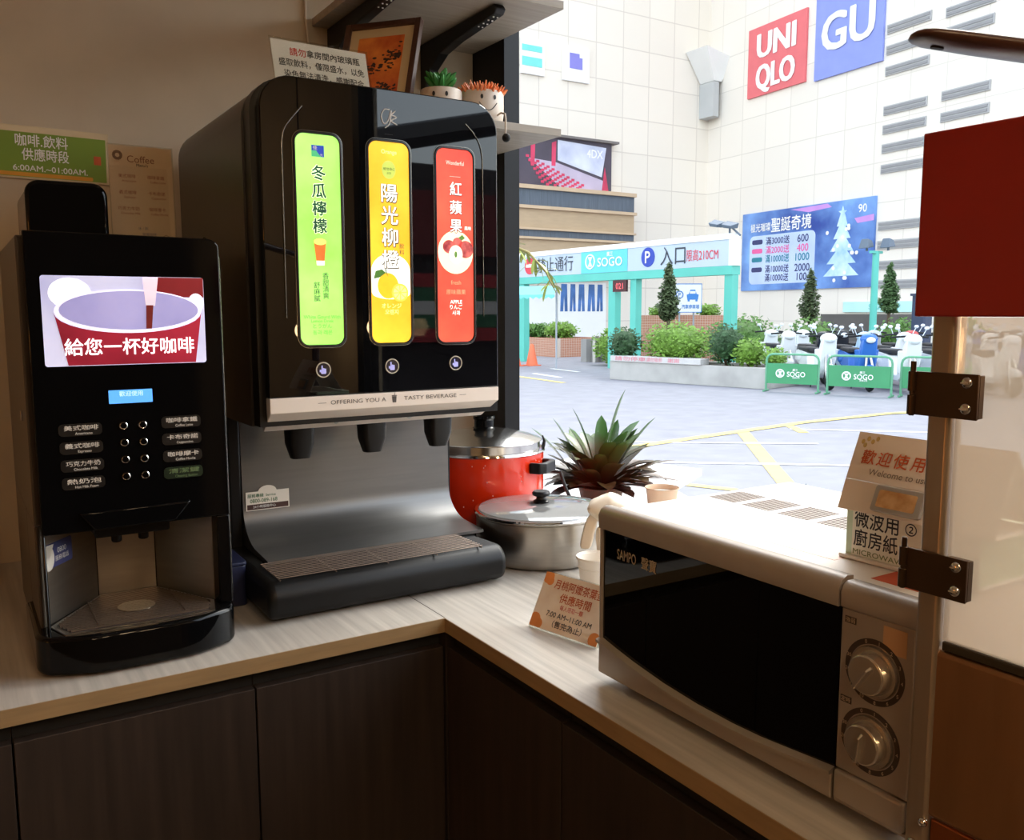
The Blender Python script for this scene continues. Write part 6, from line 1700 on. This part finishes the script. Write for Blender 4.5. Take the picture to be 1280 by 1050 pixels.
MB().prism([(15.75, 20.72), (16.55, 20.25), (16.55, 19.75), (16.15, 19.85), (16.05, 20.35), (15.75, 20.45)], 'z', GZ + 0.0005, -0.30).build('block', mat('kerb grey', (150, 146, 142), 0.8, noise=(3, 0.08)), t, smooth=False)
t = thing('dark_pillar', 'dark navy pillar standing among the scooters beside the red board', 'pillar', (19.75, 12.0, GZ))
MB().prism(rrect(19.58, 19.92, 11.80, 12.18, 0.05), 'z', GZ + 0.0005, 0.90).build('shaft', mat('navy pillar', (60, 68, 92), 0.5, noise=(2, 0.06)), t, smooth=False)
MB().prism(rrect(19.54, 19.96, 11.76, 12.22, 0.05), 'z', 0.9002, 0.96).build('cap', mat('navy pillar', (60, 68, 92)), t, smooth=False)
t = thing('stall_awning', 'small teal scalloped stall awning at the left, under the gantry', 'awning', (12.8, 18.9, GZ))
aw = MB()
M_aw = mat('teal awning', (120, 206, 212), 0.6, noise=(2, 0.08))
aw.add([(12.3, 19.4, 1.22), (13.3, 18.55, 1.22), (12.95, 18.15, 0.98), (11.95, 19.0, 0.98)], [(0, 1, 2, 3)])
for k in range(8):
    a = Vector((11.95, 19.0, 0.98)).lerp(Vector((12.95, 18.15, 0.98)), k / 8); b = Vector((11.95, 19.0, 0.98)).lerp(Vector((12.95, 18.15, 0.98)), (k + 1) / 8)
    m_ = (a + b) / 2
    aw.add([a, b, (b.x, b.y, 0.92), (m_.x, m_.y, 0.87), (a.x, a.y, 0.92)], [(0, 1, 2, 3, 4)])
aw.build('canopy', M_aw, t, smooth=False)
for x, y in ((13.28, 18.53), (12.32, 19.38)):
    MB().cyl((x, y, GZ + 0.0005), (x, y, 1.215), 0.025, n=8).build('post', mat('grey post', (160, 164, 170)), t)

# parked scooters
COL = {'white': (232, 234, 234), 'blue': (52, 108, 190), 'black': (34, 36, 42), 'silver': (172, 178, 186), 'red': (188, 60, 60), 'pale blue': (170, 196, 216)}
M_tyre = mat('tyre rubber', (26, 26, 28), 0.8, noise=(10, 0.1)); M_seatm = mat('black vinyl seat', (32, 32, 36), 0.5, noise=(10, 0.1)); M_lens = mat('pale lens', (222, 228, 232), 0.15, noise=(10, 0.03))
protos = {}
def make_scooter(col):
    t = thing('motor_scooter', 'x', 'scooter', (0, 0, 0))
    M_ = mat(col + ' scooter paint', COL[col], 0.25, noise=(3, 0.03))
    bd = MB()
    # body panels as a side outline swept across, narrower at the top
    side = [(-0.80, 0.52), (-0.86, 0.70), (-0.70, 0.76), (-0.15, 0.68), (-0.02, 0.36), (0.34, 0.34), (0.50, 0.80), (0.58, 1.02), (0.68, 1.00), (0.66, 0.78), (0.52, 0.30), (0.40, 0.22), (-0.15, 0.22), (-0.30, 0.36)]
    vs = []
    for s in (-1, 1):
        for x, z in side:
            vs.append((x, s * (0.17 if z < 0.6 else 0.14), z))
    n = len(side)
    bd.add(vs, [tuple(range(n))[::-1], tuple(range(n, 2 * n))] + [(i, (i + 1) % n, n + (i + 1) % n, n + i) for i in range(n)])
    bd.add([(0.50, -0.24, 0.80), (0.50, 0.24, 0.80), (0.42, 0.20, 0.36), (0.42, -0.20, 0.36), (0.60, -0.16, 0.80), (0.60, 0.16, 0.80), (0.50, 0.14, 0.36), (0.50, -0.14, 0.36)], [(0, 1, 2, 3), (4, 5, 6, 7), (0, 1, 5, 4), (1, 2, 6, 5), (2, 3, 7, 6), (3, 0, 4, 7)])
    bd.ball((0.72, 0, 0.42), (0.24, 0.08, 0.10), 12, 8)
    bd.ball((-0.62, 0, 0.56), (0.30, 0.19, 0.17), 14, 8)
    bd.ball((0.60, 0, 1.00), (0.13, 0.17, 0.11), 12, 8)
    bd.build('body', M_, t, local=True, bevel=0.02)
    MB().prism(rrect(-0.80, -0.08, -0.14, 0.14, 0.10), 'z', 0.70, 0.80).build('seat', M_seatm, t, local=True, bevel=0.03)
    for x in (0.74, -0.62):
        w = MB().ring((x, 0, 0.235), (0, 1, 0), 0.185, 0.05, 24, 8).build('wheel', M_tyre, t, local=True)
        MB().cyl((x, -0.03, 0.235), (x, 0.03, 0.235), 0.13, n=16).build('hub', M_steel, w, local=True)
    MB().tube([(0.74, 0.06, 0.235), (0.70, 0.07, 0.42), (0.60, 0.03, 0.72)], 0.025, 7).tube([(0.74, -0.06, 0.235), (0.70, -0.07, 0.42), (0.60, -0.03, 0.72)], 0.025, 7).build('fork', M_steel, t, local=True)
    hb_ = MB().tube([(0.44, -0.34, 1.04), (0.54, -0.16, 1.06), (0.56, 0, 1.06), (0.54, 0.16, 1.06), (0.44, 0.34, 1.04)], 0.02, 7).build('handlebar', M_tyre, t, local=True)
    for s in (-1, 1):
        m = MB().tube([(0.52, s * 0.20, 1.06), (0.54, s * 0.26, 1.19)], 0.008, 6)
        m.ball((0.54, s * 0.27, 1.215), (0.018, 0.05, 0.034), 10, 6)
        m.build('mirror', M_lens if s > 0 else mat('pale lens', (222, 228, 232)), t, local=True)
    MB().ball((0.71, 0, 0.98), (0.05, 0.09, 0.06), 10, 7).build('headlight', M_lens, t, local=True)
    MB().tube([(0.0, 0.10, 0.23), (0.05, 0.30, 0.01)], 0.012, 6).tube([(0.0, -0.10, 0.23), (0.05, -0.12, 0.005)], 0.012, 6).build('stand', M_tyre, t, local=True)
    return t
used = set()
bu = Vector((0.44, -0.90, 0)).normalized(); bn = Vector((0.90, 0.44, 0))
rnd = random.Random(12)
rows_ = [('front', 1.45, [0.45, 1.23, 2.01, 2.79, 3.57], ['white', 'blue', 'white', 'silver', 'white']),
         ('second', 3.1, [-0.75, 0.03, 0.81, 1.59, 2.37, 3.15, 3.93], ['white', 'black', 'pale blue', 'white', 'black', 'white', 'blue']),
         ('third', 4.85, [-1.6, -0.82, -0.04, 0.74, 1.52, 2.30, 3.08], ['white', 'white', 'black', 'silver', 'red', 'white', 'black']),
         ('back', 6.4, [2.7, 3.48], ['blue', 'black'])]
ordw = ['leftmost', 'second from the left', 'third from the left', 'fourth from the left', 'fifth from the left', 'sixth from the left', 'rightmost']
for rn, off, spots, cols in rows_:
    cnt = len(spots)
    for k in range(cnt):
        col = cols[k]
        if col not in protos:
            protos[col] = make_scooter(col)
        s = protos[col] if col not in used else copy_tree(protos[col])
        used.add(col)
        p = Vector((12.62, 10.35, GZ)) + bu * spots[k] + bn * (off + rnd.uniform(-0.15, 0.15))
        s.location = (p.x, p.y, GZ + 0.0005)
        s.rotation_euler = (0, 0, math.pi + math.atan2(bn.y, bn.x) + 0.55 + rnd.uniform(-0.08, 0.08))
        pos = ordw[k] if k < cnt - 1 else 'rightmost'
        s['label'] = '%s motor scooter, %s in the %s row behind the green barriers' % (col, pos, rn)
        s['group'] = 'parked motor scooters'

# shops down the street on the near side, seen mirrored in the dispenser's black glass
structure(MB().box(3.5, 26, -16, -11.5, GZ, 2.9), 'wall_arcade', mat('dark shopfront', (52, 46, 50), 0.6, noise=(0.8, 0.4)))
for i, (nm, c0) in enumerate((('red', (176, 44, 52)), ('green', (46, 110, 74)), ('white', (226, 224, 220)), ('green', (46, 110, 74)), ('red', (176, 44, 52)))):
    structure(MB().box(3.5, 26, -11.49, -11.2 - 0.02 * i, 0.05 + 0.22 * i, 0.05 + 0.22 * i + 0.215), 'trim_%d' % (10 + i), mat(nm + ' shop stripe', c0, 0.6, noise=(1, 0.06)))
pg = MB()
for a, b in (((3.6, -11.8, 2.85), (12.5, -11.8, 4.9)), ((8.0, -11.8, 2.85), (18, -11.8, 5.2)), ((14.0, -11.8, 2.85), (25, -11.8, 5.2))):
    pg.tube([a, b], 0.22, 6)
structure(pg, 'trim_20', mat('dark canopy steel', (44, 46, 52), 0.5, noise=(1, 0.1)))
structure(MB().box(3.5, 26, -11.49, -11.3, 1.45, 2.45), 'trim_21', mat('dark red fascia', (120, 34, 40), 0.6, noise=(1, 0.1)))
